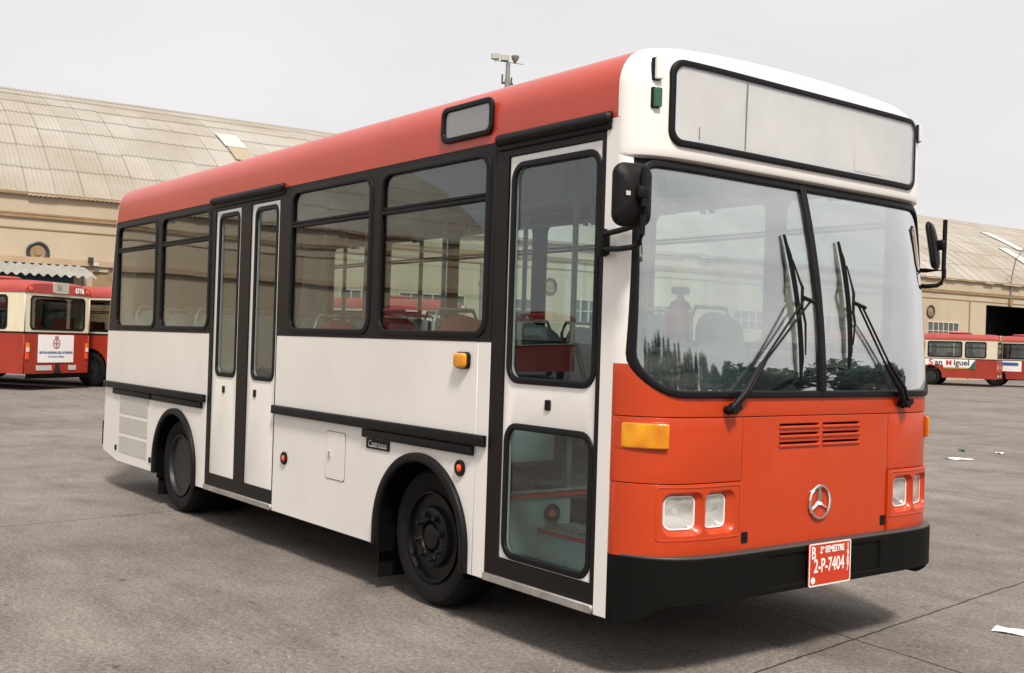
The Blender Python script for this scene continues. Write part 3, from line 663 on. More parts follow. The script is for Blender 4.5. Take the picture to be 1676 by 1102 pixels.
# ---- lower body panels
RX, FX, WZ = -5.56, -1.62, .46
def arch(cx, r=.46): return [(cx - r, .345)] + [(cx + r * math.cos(R(a)), WZ + r * math.sin(R(a))) for a in range(180, -1, -9)] + [(cx + r, .345)]
rear_out = [(-7.535, .415), (-7.10, .345)] + arch(RX) + [(-4.872, .345), (-4.872, 1.62), (-7.49, 1.62)]
P('side_panel', plate([rear_out], .03, 0, rs, -.03), 'white', BUS)
P('side_panel', plate([[(-3.598, .345)] + arch(FX) + [(-1.083, .345), (-1.083, 1.62), (-3.598, 1.62)]], .03, .002, rs, -.03), 'white', BUS)
P('side_panel', plate([[(-1.079, .345), (-.967, .345), (-.967, 1.62), (-1.079, 1.62)]], .03, .002, rs, -.03), 'white', BUS)
P('side_panel', plate([[(-7.535, .415), (-7.10, .345)] + arch(RX) + arch(FX) + [(0, .345), (0, 1.62), (-7.49, 1.62)]], .03, 0, ls, -.03), 'white', BUS, label='unbroken white panel of the far side')
# panel seam backing
MB().box(-1.10, -1.06, -1.165, -1.16, .36, 1.6).build('seam', 'dark', BUS)
# corner pillars
P('corner_pillar', plate([[(-.087, .345), (0, .345), (0, 2.698), (-.087, 2.698)]], .03, 0, rs, -.03), 'white', BUS); P('corner_pillar', plate([[(-.087, 1.62), (0, 1.62), (0, 2.698), (-.087, 2.698)]], .03, 0, ls, -.03), 'white', BUS)
# ---- black window band and windows
WIN = [(-7.245, -6.185), (-6.02, -4.92), (-3.40, -2.30), (-2.15, -1.04)]
def wedge(a, b): return rrect(a, b, 1.668, 2.64, .085)
P('window_band', plate([[(-7.485, 1.622), (-4.874, 1.622), (-4.874, 2.698), (-7.325, 2.698)], wedge(*WIN[0]), wedge(*WIN[1])], .03, 0, rs, -.028), 'band', BUS)
P('window_band', plate([[(-3.596, 1.622), (-.965, 1.622), (-.965, 2.698), (-3.596, 2.698)], wedge(*WIN[2]), wedge(*WIN[3])], .03, 0, rs, -.028), 'band', BUS)
LWIN = [(-7.245, -6.185), (-6.02, -4.92), (-4.78, -3.62), (-3.46, -2.32), (-2.16, -1.08), (-.93, -.15)]
P('window_band', plate([[(-7.485, 1.622), (-.089, 1.622), (-.089, 2.698), (-7.325, 2.698)]] + [wedge(*q) for q in LWIN], .03, 0, ls, -.028), 'band', BUS)
for wl, pl in ((WIN, rs), (LWIN, ls)):
    for a, b in wl:
        wf = P('side_window', plate([rrect(a - .036, b + .036, 1.640, 2.668, .11), rrect(a + .008, b - .008, 1.678, 2.632, .078)], .018, .007, pl, -.008), 'rubber', BUS, 50)
        P('glass', plate([rrect(a - .01, b + .01, 1.66, 2.65, .08)], .005, 0, pl, -.016), 'gl', wf)
        P('transom', join([plate([[(a + .01, 2.392), (b - .01, 2.392), (b - .01, 2.412), (a + .01, 2.412)]], .022, .004, pl, -.012), plate([[(a + .01, 2.418), (b - .01, 2.418), (b - .01, 2.436), (a + .01, 2.436)]], .016, .004, pl, -.012)], 'x'), 'rubber', wf)
        y = -HW + .05 if pl is rs else HW - .05
        m = MB().box(a + .02, b - .02, y - .01, y + .01, 2.615, 2.632)
        for k in (.48, .56): m.box(a + (b - a) * k, a + (b - a) * k + .02, y - .02, y + .02, 2.59, 2.62)
        m.build('slider_rail', 'rubber', wf)
# ---- roof
def roof_prof(n=9):
    pr = [(-HW, 2.70), (-HW, 2.78), (-HW, 2.85)]
    for k in range(1, n + 1):
        a = R(90 * k / n); pr.append((-HW + .2 * (1 - math.cos(a)), 2.85 + .2 * math.sin(a)))
    for y in (-.7, -.35, 0): pr.append((y, 3.05 + .04 * (1 - (y / 1.0) ** 2)))
    return pr + [(-y, z) for y, z in pr[-2::-1]]
m = MB(); pr = roof_prof(); rows = []
for x0 in (None, -6, -4.5, -3, -1.5, -.017):
    rows.append([((x0 if x0 is not None else -7.325 + .25 * (z - 2.70)), y, z) for y, z in pr])
m.grid(rows)
P('roof', m.mesh('roof'), 'redroof', BUS, 50)
MB().box(-7.2, -.1, -1.165, 1.165, 2.74, 2.76).build('ceiling', 'ceil', BUS)
# small destination window in the roof side
hf = P('side_sign', plate([rrect(-1.490, -.993, 2.748, 2.955, .05), rrect(-1.46, -1.023, 2.778, 2.925, .035)], .022, .006, rs, 0), 'rubber', BUS, 50)
P('glass', plate([rrect(-1.475, -1.008, 2.763, 2.94, .04)], .004, 0, rs, .007), 'signgl', hf)
P('sheet', plate([rrect(-1.475, -1.008, 2.763, 2.94, .04)], .004, 0, rs, .001), mat('grey_blind', (.27, .255, .235), .6, var=.15), hf)
# ---- rear shell
m = MB(); rows = []
def xb(z): return -7.535 + (z - .415) * .04 if z < 1.62 else (-7.487 + (z - 1.62) * .15 if z < 2.7 else -7.325 + (z - 2.7) * .25)
for z, ins in ((.415, 0), (.9, 0), (1.62, 0), (2.2, 0), (2.70, 0), (2.85, 0), (2.93, .017), (3.0, .07), (3.042, .16)):
    row = []
    for sg in (1, -1):
        arc = [(-.10 * math.sin(R(a)), 1.2 - ins - .09 * (1 - math.cos(R(a)))) for a in range(0, 91, 15)]
        if sg < 0: arc = arc[::-1]
        row += [(xb(z) + dx, sg * y, z) for dx, y in arc]
    rows.append(row)
m.grid(rows)
top = rows[-1]; 
m.grid([top, [(x + .08, y, 3.05 + .04 * (1 - y * y)) for x, y, z in top]])
rear = P('rear_shell', m.mesh('rear'), 'white', BUS, 50)
wf = MB().box(-7.56, -7.5, -.95, .95, 1.75, 2.55, .03, Matrix.Rotation(R(8.5), 3, 'Y')).build('rear_window', 'rubber', BUS)
MB().box(-7.575, -7.56, -.9, .9, 1.8, 2.5, .0, Matrix.Rotation(R(8.5), 3, 'Y')).build('glass', 'pane', wf)
MB().box(-7.70, -7.62, -1.17, 1.17, .44, .70, .02).box(-7.63, -7.5, -.9, .9, .48, .66).build('rear_bumper', 'bumper', BUS)
# ---- rub strips
def strip(x0, x1, z0, z1, y, name='rub_strip'):
    return P(name, plate([[(x0, z0), (x1, z0), (x1, z1), (x0, z1)]], y, min(.012, (z1 - z0) * .24), rs, .001), 'black', BUS, 40)
strip(-7.50, -4.885, 1.053, 1.116, .035); strip(-3.594, -.972, 1.053, 1.116, .035)
strip(-7.235, -6.17, .996, 1.05, .022, 'lower_strip'); strip(-6.13, -4.955, .996, 1.05, .022, 'lower_strip'); strip(-2.285, -1.083, .996, 1.05, .026, 'lower_strip')
# ---- wheel arches, wheels
for cx in (RX, FX):
    for sd, pl in ((-1, rs), (1, ls)):
        out = [(cx - .50, .345)] + [(cx + .50 * math.cos(R(a)), WZ + .50 * math.sin(R(a))) for a in range(180, -1, -6)] + [(cx + .50, .345)]
        inn = [(cx + .445, .345)] + [(cx + .445 * math.cos(R(a)), WZ + .445 * math.sin(R(a))) for a in range(0, 181, 6)] + [(cx - .445, .345)]
        P('wheel_arch', plate([out + inn], .045, .014, pl, -.012), 'black', BUS, 60)
        m = MB(); rows = []
        for y in (1.19, 1.1, .62):
            rows.append([(cx - .455, sd * y, .30)] + [(cx + .455 * math.cos(R(a)), sd * y, WZ + .455 * math.sin(R(a))) for a in range(180, -1, -12)] + [(cx + .455, sd * y, .30)])
        vs = m.grid(rows); m.bm.faces.new(vs[-1]); m.build('wheel_housing', 'dark', BUS)
def wheel(cx, sd, front):
    y0 = sd * (1.10 if front else 1.135); s = -sd
    # y grows inwards along s
    m = MB().lathe([(.255, .02 * s), (.285, -.004 * s), (.33, -.022 * s), (.375, -.018 * s), (.400, .012 * s), (.409, .03 * s), (.41, .12 * s), (.409, .20 * s), (.395, .235 * s), (.33, .25 * s), (.255, .23 * s)], 64, 'Y', (cx, y0, WZ))
    t_ = m.build('wheel', 'tyre', BUS, 40)
    m = MB()
    for k in range(4):
        r0 = .4105
        m.lathe([(r0, (.05 + .045 * k) * s), (r0 + .002, (.054 + .045 * k) * s), (r0 + .002, (.078 + .045 * k) * s), (r0, (.082 + .045 * k) * s)], 64, 'Y', (cx, y0, WZ))
    m.build('tread', 'tyre', t_)
    if front:
        m = MB().lathe([(.262, .018 * s), (.266, -.012 * s), (.256, -.012 * s), (.248, .03 * s), (.232, .075 * s), (.205, .07 * s), (.185, .02 * s), (.172, -.012 * s), (.160, -.018 * s), (.098, -.018 * s), (.092, -.006 * s), (.088, .045 * s), (.02, .05 * s)], 56, 'Y', (cx, y0, WZ))
        rim = m.build('rim', 'rim', t_, 30)
        for k in range(8):
            m = MB(); a = 2 * math.pi * (k + .3) / 8; c = (cx + .130 * math.cos(a), y0, WZ + .130 * math.sin(a))
            m.lathe([(.030, -.0185 * s), (.028, -.024 * s), (.020, -.024 * s), (.017, -.020 * s)], 14, 'Y', c)
            m.lathe([(.016, -.019 * s), (.014, -.022 * s), (.014, -.045 * s), (.006, -.048 * s)], 6, 'Y', c)
            m.build('wheel_nut', 'rim', t_, 30)
        MB().lathe([(.082, .05 * s), (.080, .0 * s), (.072, -.016 * s), (.045, -.022 * s), (.01, -.022 * s)], 28, 'Y', (cx, y0, WZ)).build('hub_cap', 'rim', t_, 30)
    else:
        m = MB().lathe([(.262, .018 * s), (.266, -.012 * s), (.256, -.012 * s), (.246, .03 * s), (.240, .05 * s), (.236, .12 * s), (.222, .15 * s), (.20, .155 * s), (.165, .15 * s), (.155, .13 * s), (.10, .13 * s), (.095, .08 * s), (.085, .05 * s), (.02, .045 * s)], 56, 'Y', (cx, y0, WZ))
        rim = m.build('rim', 'rimgrey', t_, 30)
        for k in range(8):
            a = 2 * math.pi * (k + .3) / 8; MB().lathe([(.016, .13 * s), (.016, .10 * s), (.006, .097 * s)], 6, 'Y', (cx + .130 * math.cos(a), y0, WZ + .130 * math.sin(a))).build('wheel_nut', 'rim', t_, 30)
        MB().lathe([(.30, .30 * s), (.40, .31 * s), (.41, .34 * s), (.41, .52 * s), (.40, .54 * s), (.30, .55 * s)], 48, 'Y', (cx, y0, WZ)).build('inner_tyre', 'tyre', t_, 40)
for cx, fr in ((FX, True), (RX, False)):
    for sd in (-1, 1): wheel(cx, sd, fr)
for x, z0 in ((-2.14, .13), (-6.05, .14)):
    for sd in (-1, 1):
        MB().box(x, x + .008, min(sd * 1.16, sd * .72), max(sd * 1.16, sd * .72), z0, .42).build('mud_flap', 'rubber', BUS)
m = MB().box(-7.3, -.1, -.60, .60, .42, .74).box(-7.45, -6.1, -1.12, 1.12, .48, .78).box(-4.9, -2.1, -1.14, 1.14, .40, .74).box(-1.1, -.98, -1.14, 1.14, .40, .74).box(-4.9, -2.2, -.85, -.5, .30, .4)
m.box(-.1, .22, -1.05, 1.05, .47, .62); m.build('underbody', 'dark', BUS)
m = MB(); m.tube([(RX, -1, WZ), (RX, 1, WZ)], .09, 10).tube([(FX, -1, WZ), (FX, 1, WZ)], .06, 10); m.build('axle', 'dark', BUS)
# ---- rear double door
def door_frame(x0, x1, leaves, zb, zt):
    return plate([[(x0, .387), (x1, .387), (x1, 2.698), (x0, 2.698)]] + [[(a, zb), (b, zb), (b, zt), (a, zt)] for a, b in leaves], .03, 0, rs, -.03)
DL = [(-4.802, -4.300), (-4.112, -3.612)]
P('door_frame', door_frame(-4.870, -3.600, DL, .478, 2.622), 'band', BUS)
for i, (a, b) in enumerate(DL):
    g0, g1 = a + .095, b - .055
    lf = P('door', plate([rrect(a + .004, b - .004, .482, 2.618, .012), rrect(g0, g1, 1.305, 2.565, .06)], .028, .004, rs, -.036), 'white', BUS, 50)
    P('seal', plate([rrect(g0 - .028, g1 + .028, 1.277, 2.593, .075), rrect(g0 + .006, g1 - .006, 1.311, 2.559, .05)], .018, .006, rs, -.018), 'rubber', lf, 50)
    P('glass', plate([rrect(g0 - .01, g1 + .01, 1.295, 2.575, .06)], .005, 0, rs, -.022), 'gl', lf)
    kx = (a + b) / 2 + (-.0 if i == 0 else -.10)
    P('keyhole', plate([rrect(kx - .02, kx + .02, 1.150, 1.205, .006)], .01, 0, rs, -.010), 'black', lf)
P('sill', plate([[(-4.868, .345), (-3.602, .345), (-3.602, .385), (-4.868, .385)]], .045, .004, rs, -.03), 'alu', BUS)
def rail(x0, x1):
    m = MB().tube([(x0, -1.204, 2.70), (x0 + .01, -1.206, 2.70), (x1 - .01, -1.206, 2.70), (x1, -1.204, 2.70)], [.02, .033, .033, .02], 16)
    m.box(x0, x1, -1.214, -1.202, 2.645, 2.69, .005); m.build('door_rail', 'black', BUS, 40)
rail(-4.862, -3.538); rail(-.945, -.050)
# ---- front door
P('door_frame', door_frame(-.965, -.089, [(-.852, -.118)], .478, 2.61), 'band', BUS)
lf = P('door', plate([rrect(-.848, -.122, .482, 2.606, .012), rrect(-.800, -.148, 1.435, 2.545, .075), rrect(-.800, -.148, .515, 1.175, .06)], .028, .004, rs, -.036), 'white', BUS, 50)
for z0, z1 in ((1.435, 2.545), (.515, 1.175)):
    P('seal', plate([rrect(-.828, -.122, z0 - .027, z1 + .027, .095), rrect(-.792, -.156, z0 + .008, z1 - .008, .06)], .020, .007, rs, -.018), 'rubber', lf, 50)
    P('glass', plate([rrect(-.81, -.138, z0 - .01, z1 + .01, .07)], .005, 0, rs, -.022), 'gl', lf)
P('keyhole', plate([rrect(-.495, -.455, 1.285, 1.338, .006)], .01, 0, rs, -.010), 'black', lf)
P('sill', plate([[(-.963, .345), (-.091, .345), (-.091, .385), (-.963, .385)]], .045, .004, rs, -.03), 'alu', BUS)
# ---- small things on the right side
for x, z in ((-3.406, .745), (-1.213, .915)):
    o = MB().lathe([(.046, -1.201), (.046, -1.212), (.040, -1.217), (.026, -1.214), (.022, -1.206), (.001, -1.205)], 24, 'Y', (x, 0, z)).build('reflector', 'rubber', BUS, 40)
    MB().lathe([(.024, -1.207), (.022, -1.216), (.012, -1.222), (.001, -1.223)], 18, 'Y', (x, 0, z)).build('lens', 'redlens', o, 40)
o = P('side_indicator', plate([rrect(-1.272, -1.146, 1.468, 1.562, .025)], .02, .004, rs, .001), 'rubber', BUS, 40)
P('lens', plate([rrect(-1.266, -1.158, 1.474, 1.556, .022)], .03, .010, rs, .012), 'amber', o, 40)
for z0, z1 in ((.825, .985), (.635, .790), (.442, .600)):
    m = MB(); m.box(-7.05, -6.255, -1.2035, -1.201, z0, z1)
    vt_ = m.build('vent_panel', 'grille', BUS)
    m = MB()
    for k in range(20): z = z0 + (z1 - z0) * (k + .5) / 20; m.box(-7.05, -6.255, -1.206, -1.2036, z - .0016, z + .0016)
    m.build('mesh_lines', 'white', vt_)
for x, z in ((-7.14, .47), (-6.165, .445)):
    P('keyhole', plate([rrect(x - .022, x + .022, z - .024, z + .024, .005)], .008, 0, rs, .001), 'black', BUS)
fl_ = P('filler_flap', plate([rrect(-2.78, -2.53, .682, .992, .02)], .004, .001, rs, .0005), 'white', BUS)
P('gap', plate([rrect(-2.785, -2.525, .677, .997, .02), rrect(-2.78, -2.53, .682, .992, .02)], .002, 0, rs, .0003), 'trim', fl_)
P('catch', plate([rrect(-2.735, -2.715, .82, .865, .004)], .012, .002, rs, .005), 'chrome', fl_)
lb = P('maker_badge', plate([rrect(-2.250, -1.972, .930, .992, .006)], .006, .001, rs, .001), 'black', BUS)
P('lettering', text('Castrosua', .062, lambda u, v, q: rs(-2.111 + u, .961 + v, q), .002, .88, w0=.0072, shear=.15), 'pale', lb)
# ---- front: lower red panels
ZB = .650
louv = [rrect(a, b, z + .005, z + .0165, .003) for z in (1.150, 1.196, 1.242) for a, b in ((-.325, -.012), (.022, .335))]
fp = P('front_panel', fplate([rrect(-.598, .598, ZB, 1.296, .004)] + louv, .02, .003), 'red', BUS, 50)
P('grille_backing', fplate([rrect(-.36, .37, 1.13, 1.285, .01)], .01, 0, -.045), 'hole', fp)
lip = [fplate([rrect(a - .003, b + .003, z - .010, z + .0055, .004)], .02, .005, .009) for z in (1.150, 1.196, 1.242) for a, b in ((-.325, -.012), (.022, .335))]
P('louvre', join(lip, 'l'), 'red', fp, 50)
def Fl(t, z): return Fb(t) + .010 * (1 - min(1, (abs(t) / 1.2) ** 14))
LT = [((-1.070, -.862), (-1.050, -.886)), ((-.850, -.652), (-.834, -.690))]     # pocket opening, lens
for sg in (-1, 1):
    q = lambda a, b: (min(sg * -a, sg * -b), max(sg * -a, sg * -b))
    a, b = q(-1.199, -.603)
    P('front_corner', fplate([[(a, .992), (b, .992), (b, 1.296), (a, 1.296)]], .02, .002), 'red', BUS, 50)
    holes = [rrect(*q(*o_), .752, .952, .045) for o_, l_ in LT]
    pod = P('headlight_panel', fplate([[(a, ZB), (b, ZB), (b, .988), (a, .988)]] + holes, .02, .002, .010), 'red', BUS, 50)
    P('lamp_surround', fplate([rrect(*q(-1.098, -.616), .728, .978, .015), rrect(*q(-1.092, -.622), .734, .972, .012)], .012, .002, .0135), 'red', pod, 50)
    for o_, l_ in LT:
        u0, u1 = q(*l_); o0, o1 = q(*o_); rows = []
        for f, dq in ((0, .008), (.12, .001), (.5, -.009), (.85, -.019), (1, -.022), (1.06, -.04)):
            l = rrect(o0 + (u0 - o0) * f, o1 + (u1 - o1) * f, .752 + .022 * f, .952 - .018 * f, .045 - .010 * f, None, 8); l.append(l[0])
            rows.append([(Fb(a_) + dq, a_, c_) for a_, c_ in l])
        m = MB(); m.grid(rows); hl = m.build('headlight', 'red', BUS, 60)
        P('lens', fplate([rrect(u0 + .002, u1 - .002, .776, .932, .035)], .008, .003, -.020), 'hlglass', hl, 50)
        P('rim', fplate([rrect(u0, u1, .774, .934, .036), rrect(u0 + .008, u1 - .008, .782, .926, .030)], .012, .003, -.018), 'clear', hl, 50)
        m = MB(); uc, rows = (u0 + u1) / 2, []
        for f, dq in ((1.0, -.03), (.86, -.046), (.62, -.062), (.35, -.07), (.12, -.073)):
            l = rrect(uc + (u0 - uc) * f, uc + (u1 - uc) * f, .854 - .08 * f, .854 + .08 * f, .036 * f, None, 8); l.append(l[0])
            rows.append([(Fb(a_) + dq, a_, c_) for a_, c_ in l])
        vs = m.grid(rows); m.build('reflector', 'bowl', hl, 60)
        MB().lathe([(.016, -.072), (.018, -.058), (.012, -.050), (.001, -.048)], 14, 'X', (Fb(uc), uc, .856)).build('bulb', 'clear', hl, 40)
    u0, u1 = q(-1.190, -1.060)
    il = P('indicator', fplate([rrect(u0 - .008, u1 + .008, 1.146, 1.276, .008)], .014, .003, .008), 'red', BUS, 50)
    P('lens', fplate([rrect(u0, u1, 1.153, 1.269, .008)], .03, .007, .028), 'amber', il, 50)
    P('keyhole', fplate([rrect(*q(-.592 if sg > 0 else -.592, -.548), .690, .742, .005)], .01, 0, .004), 'black', fp)
P('front_backing', fplate([[(-1.19, .5), (1.19, .5), (1.19, 1.40), (-1.19, 1.40)]], .01, 0, -.13), 'dark', BUS)
# maker's star
cz, cx_ = .852, Fb(0) + .006
m = MB(); N = 44
m.lathe([(.086, .0), (.091, .006), (.086, .012), (.078, .012), (.076, .006), (.078, .0)], N, 'X', (cx_, 0, cz), close=True)
for k in range(3):
    a = R(90 + 120 * k); d = Vector((0, math.cos(a), math.sin(a))); n_ = Vector((0, -math.sin(a), math.cos(a))); c = Vector((cx_, 0, cz))
    tip = c + d * .079 + Vector((.004, 0, 0)); s0 = c + n_ * .013 + d * .0065; s1 = c - n_ * .013 + d * .0065; rid = c + Vector((.014, 0, 0))
    t0 = tip + n_ * .003 - Vector((.004, 0, 0)); t1 = tip - n_ * .003 - Vector((.004, 0, 0)); tr = tip + Vector((.006, 0, 0))
    vv = [m.bm.verts.new(x) for x in (s0, s1, rid, t0, t1, tr)]
    for f in ((0, 3, 5, 2), (2, 5, 4, 1), (3, 4, 5), (0, 1, 4, 3)): m.bm.faces.new([vv[i] for i in f])
m.build('star_emblem', 'chrome', fp, 30)
# ---- windscreen
tap = lambda l: [(u * (1.019 - .025 * (v - 1.39) / 1.11), v) for u, v in l]
WS = tap(rrect(-1.168, 1.168, 1.388, 2.505, (.20, .20, .12, .12), .05, 9))
WSi = tap(rrect(-1.149, 1.149, 1.424, 2.466, (.18, .18, .105, .105), .05, 9))
WSm = tap(rrect(-1.16, 1.16, 1.405, 2.485, (.19, .19, .11, .11), .05, 9))
P('front_upper_panel', fplate([[(-1.199, 1.300), (1.199, 1.300), (1.199, 1.538), (1.16, 1.538), (1.15, 1.50)] + [p for p in rrect(-1.15, 1.15, 1.405, 2.4, (.18, .18, .1, .1), .05, 9) if p[1] < 1.50 and True][::-1][:0] + [(1.13, 1.47), (1.08, 1.43), (1.0, 1.408), (-1.0, 1.408), (-1.08, 1.43), (-1.13, 1.47), (-1.15, 1.50), (-1.16, 1.538), (-1.199, 1.538)]], .02, .002, 0, Wf, ZCUTS), 'red', BUS, 50)
for sg in (-1, 1):
    P('windscreen_pillar', fplate([[(sg * 1.174, 1.540), (sg * 1.199, 1.540), (sg * 1.199, 2.52), (sg * 1.154, 2.52)][::sg]], .02, 0, 0, Wf, ZCUTS), 'white', BUS, 50)
ws = P('windscreen', fplate([WS, WSi], .035, .010, .016, Wf, ZCUTS), 'rubber', BUS, 60)
for sg in (-1, 1):
    if sg > 0: l = [p for p in WSm if p[0] > .012] 
    else: l = [p for p in WSm if p[0] < -.012]
    ex = sg * .010
    l = tap(rrect(min(ex, sg * 1.158), max(ex, sg * 1.158), 1.41, 2.48, ((.004, .19, .11, .004) if sg > 0 else (.19, .004, .004, .11)), .06, 8))
    P('glass', fplate([l], .005, 0, .0, Wf, ZCUTS), 'wsgl', ws, 70)
P('divider', fplate([rrect(-.022, .022, 1.39, 2.50, .008)], .035, .008, .02, Wf, ZCUTS), 'rubber', ws, 50)
P('header_strip', fplate([[(-1.15, 2.475), (1.15, 2.475), (1.15, 2.56), (-1.15, 2.56)]], .01, 0, -.012, Wf), 'black', BUS, 50)
# ---- white front cap with the sign box
FCA = .155
Fc = lambda t, z=0: Fb(t, FCA)
ts = CUTS[:]; ts = [-1.2] + ts + [1.2]
m = MB(); rows = []
def ring(th, zb=2.85):
    out = []
    for t in ts:
        ins = 1 - math.cos(th); y = t * (1 - .2 * ins / 1.2); x = Fc(t) * (1 - .5 * ins)
        out.append((x, y, zb + .2 * math.sin(th) + .04 * (1 - t * t / 1.44) * math.sin(th)))
    return out
flatrow = lambda z: [(Fc(t), t, z) for t in ts]
under = [(Wf(t, 2.5) * .6 - .01, t * .992, 2.500) for t in ts]
rows = [under, [(Fc(t) * .965, t * .9985, 2.519) for t in ts], [(Fc(t), t, 2.530) for t in ts], flatrow(2.56), flatrow(2.70), flatrow(2.85)] + [ring(R(a)) for a in range(10, 91, 10)]
m.grid(rows)
last = rows[-1]; m.grid([last, [(-.015, p[1], p[2]) for p in last]])
for e in (0, -1):   # back strip of the cap's flanks
    col = [r[e] for r in rows[4:]]
    m.grid([col, [(-.015, y, z) for x, y, z in col]])
cap = P('front_cap', m.mesh('cap'), 'white', BUS, 40)
sg_o = rrect(-1.015, 1.008, 2.572, 2.985, .075, None, 8); sg_i = rrect(-.984, .977, 2.606, 2.951, .05, None, 8)
sgn = P('destination_sign', fplate([sg_o, sg_i], .026, .010, .017, Fc), 'rubber', BUS, 60)
P('glass', fplate([rrect(-1.0, .993, 2.59, 2.968, .06)], .004, 0, .014, Fc), 'signgl', sgn, 60)
P('blind', fplate([rrect(-1.0, .993, 2.59, 2.968, .06)], .003, 0, .0045, Fc), 'sheet', sgn, 60)
ln = [[(-.505, 2.612), (-.499, 2.612), (-.491, 2.945), (-.501, 2.945)], [(-.83, 2.62), (-.827, 2.62), (-.827, 2.68), (-.83, 2.68)]]
P('cord', join([fplate([q], .003, 0, .0085, Fc) for q in ln], 'c'), mat('dark_cord', (.10, .11, .105), .6), sgn)
P('torn_paper', join([fplate([[(.40, 2.62), (.66, 2.62), (.40, 2.90)]], .002, 0, .0075, Fc)], 'c'), 'pwhite', sgn)
for t, z0, z1, mt in ((-1.085, 2.868, 2.976, 'clear'), (-1.088, 2.738, 2.836, 'green'), (1.065, 2.868, 2.972, 'clear')):
    mk_ = P('marker_lamp', fplate([rrect(t - .018, t + .020, z0, z1, .006)], .02, .003, .012, Fc), 'rubber', BUS, 50)
    P('lens', fplate([rrect(t - .013, t + .020, z0 + .004, z1 - .004, .006)], .022, .005, .026, Fc), mt, mk_, 50)
# ---- bumper and number plate
Fm = lambda t, z=0: Fb(t, .352)
bo = [(-1.199, .335), (-1.17, .342), (-1.14, .370), (-1.10, .410), (-1.05, .434), (-.95, .440), (.95, .440), (1.05, .434), (1.10, .410), (1.14, .370), (1.17, .342), (1.199, .335), (1.199, .652), (-1.199, .652)]
bp = P('bumper', fplate([bo, rrect(-.46, .46, .476, .622, .004)], .06, .006, 0, Fm), 'bumper', BUS, 50)
P('recess', fplate([rrect(-.49, .49, .46, .634, .004)], .01, 0, -.010, Fm), 'bumper', bp)
P('bumper_top', fplate([[(-1.19, .632), (1.19, .632), (1.19, .660), (-1.19, .660)]], .10, .006, -.004, Fm), mat('sunlit_plastic', (.05, .042, .038), .45), bp)  # bumper plastic coloured lighter here, for the sun on the ledge
MB().box(Fm(0) - .021, Fm(0) - .018, -.45, .45, .4765, .4815).build('edge_strip', 'alu', bp)
px = Fm(.09) + .012
npl = P('number_plate', plate([rrect(-.083, .262, .425, .642, .012)], .006, .001, lambda u, v, q: (px + q, u - .0915, v + .019)), 'plate', BUS)
fpx = lambda cu, cv: (lambda u, v, q: (px + .0062 + q, cu + u - .0915, cv + v + .019))
ltr = [plate([rrect(-.082, .261, .426, .641, .012), rrect(-.076, .255, .432, .635, .010)], .0012, 0, fpx(0, 0)), plate([circle(-.048, .457, .017)], .0012, 0, fpx(0, 0)),
       text('B', .088, fpx(-.047, .592), .0012, .72, bold=.001), text('2\u00ba SEMESTRE', .046, fpx(.105, .604), .0012, .78, bold=.0012),
       text('2-P-7404', .098, fpx(.082, .525), .0012, .70, bold=.0012)]
for i, ch in enumerate('1987'): ltr.append(text(ch, .050, fpx(.236, .606 - .036 * i), .0012, .62, bold=.0014))
P('lettering', join(ltr, 'l'), 'pwhite', npl)
# ---- wipers
def wiper(piv, head, btop, bbot):
    o1 = .045
    F = lambda t, z, o: (Wf(t, z) + o, t, z)
    pv = Vector((Fb(piv[0]) + .03, piv[0], piv[1])); hd = Vector(F(head[0], head[1], .055))
    sd = Vector((0, .018, .008))
    mid = pv.lerp(hd, .40)
    m = MB()
    m.tube([pv, pv + (mid - pv) * .35 + Vector((.02, 0, 0)), mid], [.016, .015, .010], 8).tube([pv + sd * 1.8, pv + sd * 1.8 + (mid - pv) * .35 + Vector((.02, 0, 0)), mid + sd * 1.6], [.014, .013, .009], 8)
    m.tube([pv - Vector((.04, 0, 0)), pv + Vector((.035, 0, 0))], .02, 10).tube([pv + sd * 1.8 - Vector((.04, 0, 0)), pv + sd * 1.8 + Vector((.03, 0, 0))], .018, 10)
    m.tube([pv + Vector((0, -.02, -.01)), pv + sd * 2.4], .017, 8)
    arm = m.build('wiper', 'black', BUS, 50)
    MB().tube([mid, hd], .006, 6).tube([mid + sd * 1.6, hd + Vector((0, .045, -.015))], .006, 6).tube([hd - Vector((0, .02, 0)), hd + Vector((0, .07, -.02))], .011, 8).build('arm_rods', 'black', arm, 50)
    m = MB(); n = 14; rows = []
    for i in range(n + 1):
        k = i / n; t = btop[0] + (bbot[0] - btop[0]) * k + .016 * math.sin(math.pi * k); z = btop[1] + (bbot[1] - btop[1]) * k
        hgt = .016 if .1 < k < .9 else .01
        tp = min(1, .35 + 5 * min(k, 1 - k)); rows.append([F(t - .002, z, .006), F(t - .005 * tp, z, .018), F(t - .002, z, .018 + hgt * tp), F(t + .003, z, .018 + hgt * tp), F(t + .005 * tp, z, .018), F(t + .002, z, .006)])
    vs = m.grid(rows); m.bm.faces.new(vs[0]); m.bm.faces.new(vs[-1]); m.build('blade', 'rubber', arm)
    a0 = Vector(F(btop[0] + .022, btop[1] - .13, .03)); a1 = Vector(F(bbot[0] + .022, bbot[1] + .13, .03)); bm_ = Vector(F((btop[0] + bbot[0]) / 2 + .020, head[1], .045))
    MB().tube([a0, a0.lerp(bm_, .55) + Vector((.010, .004, 0)), bm_ + Vector((.004, 0, .05)), bm_ + Vector((.004, 0, -.05)), a1.lerp(bm_, .55) + Vector((.010, .004, 0)), a1], [.004, .006, .008, .008, .006, .004], 6).tube([bm_, hd], .008, 6).build('blade_bow', 'black', arm, 50)
wiper((-.725, 1.335), (-.168, 1.895), (-.228, 2.215), (-.185, 1.475))
wiper((.70, 1.350), (.268, 1.885), (.225, 2.215), (.218, 1.535))
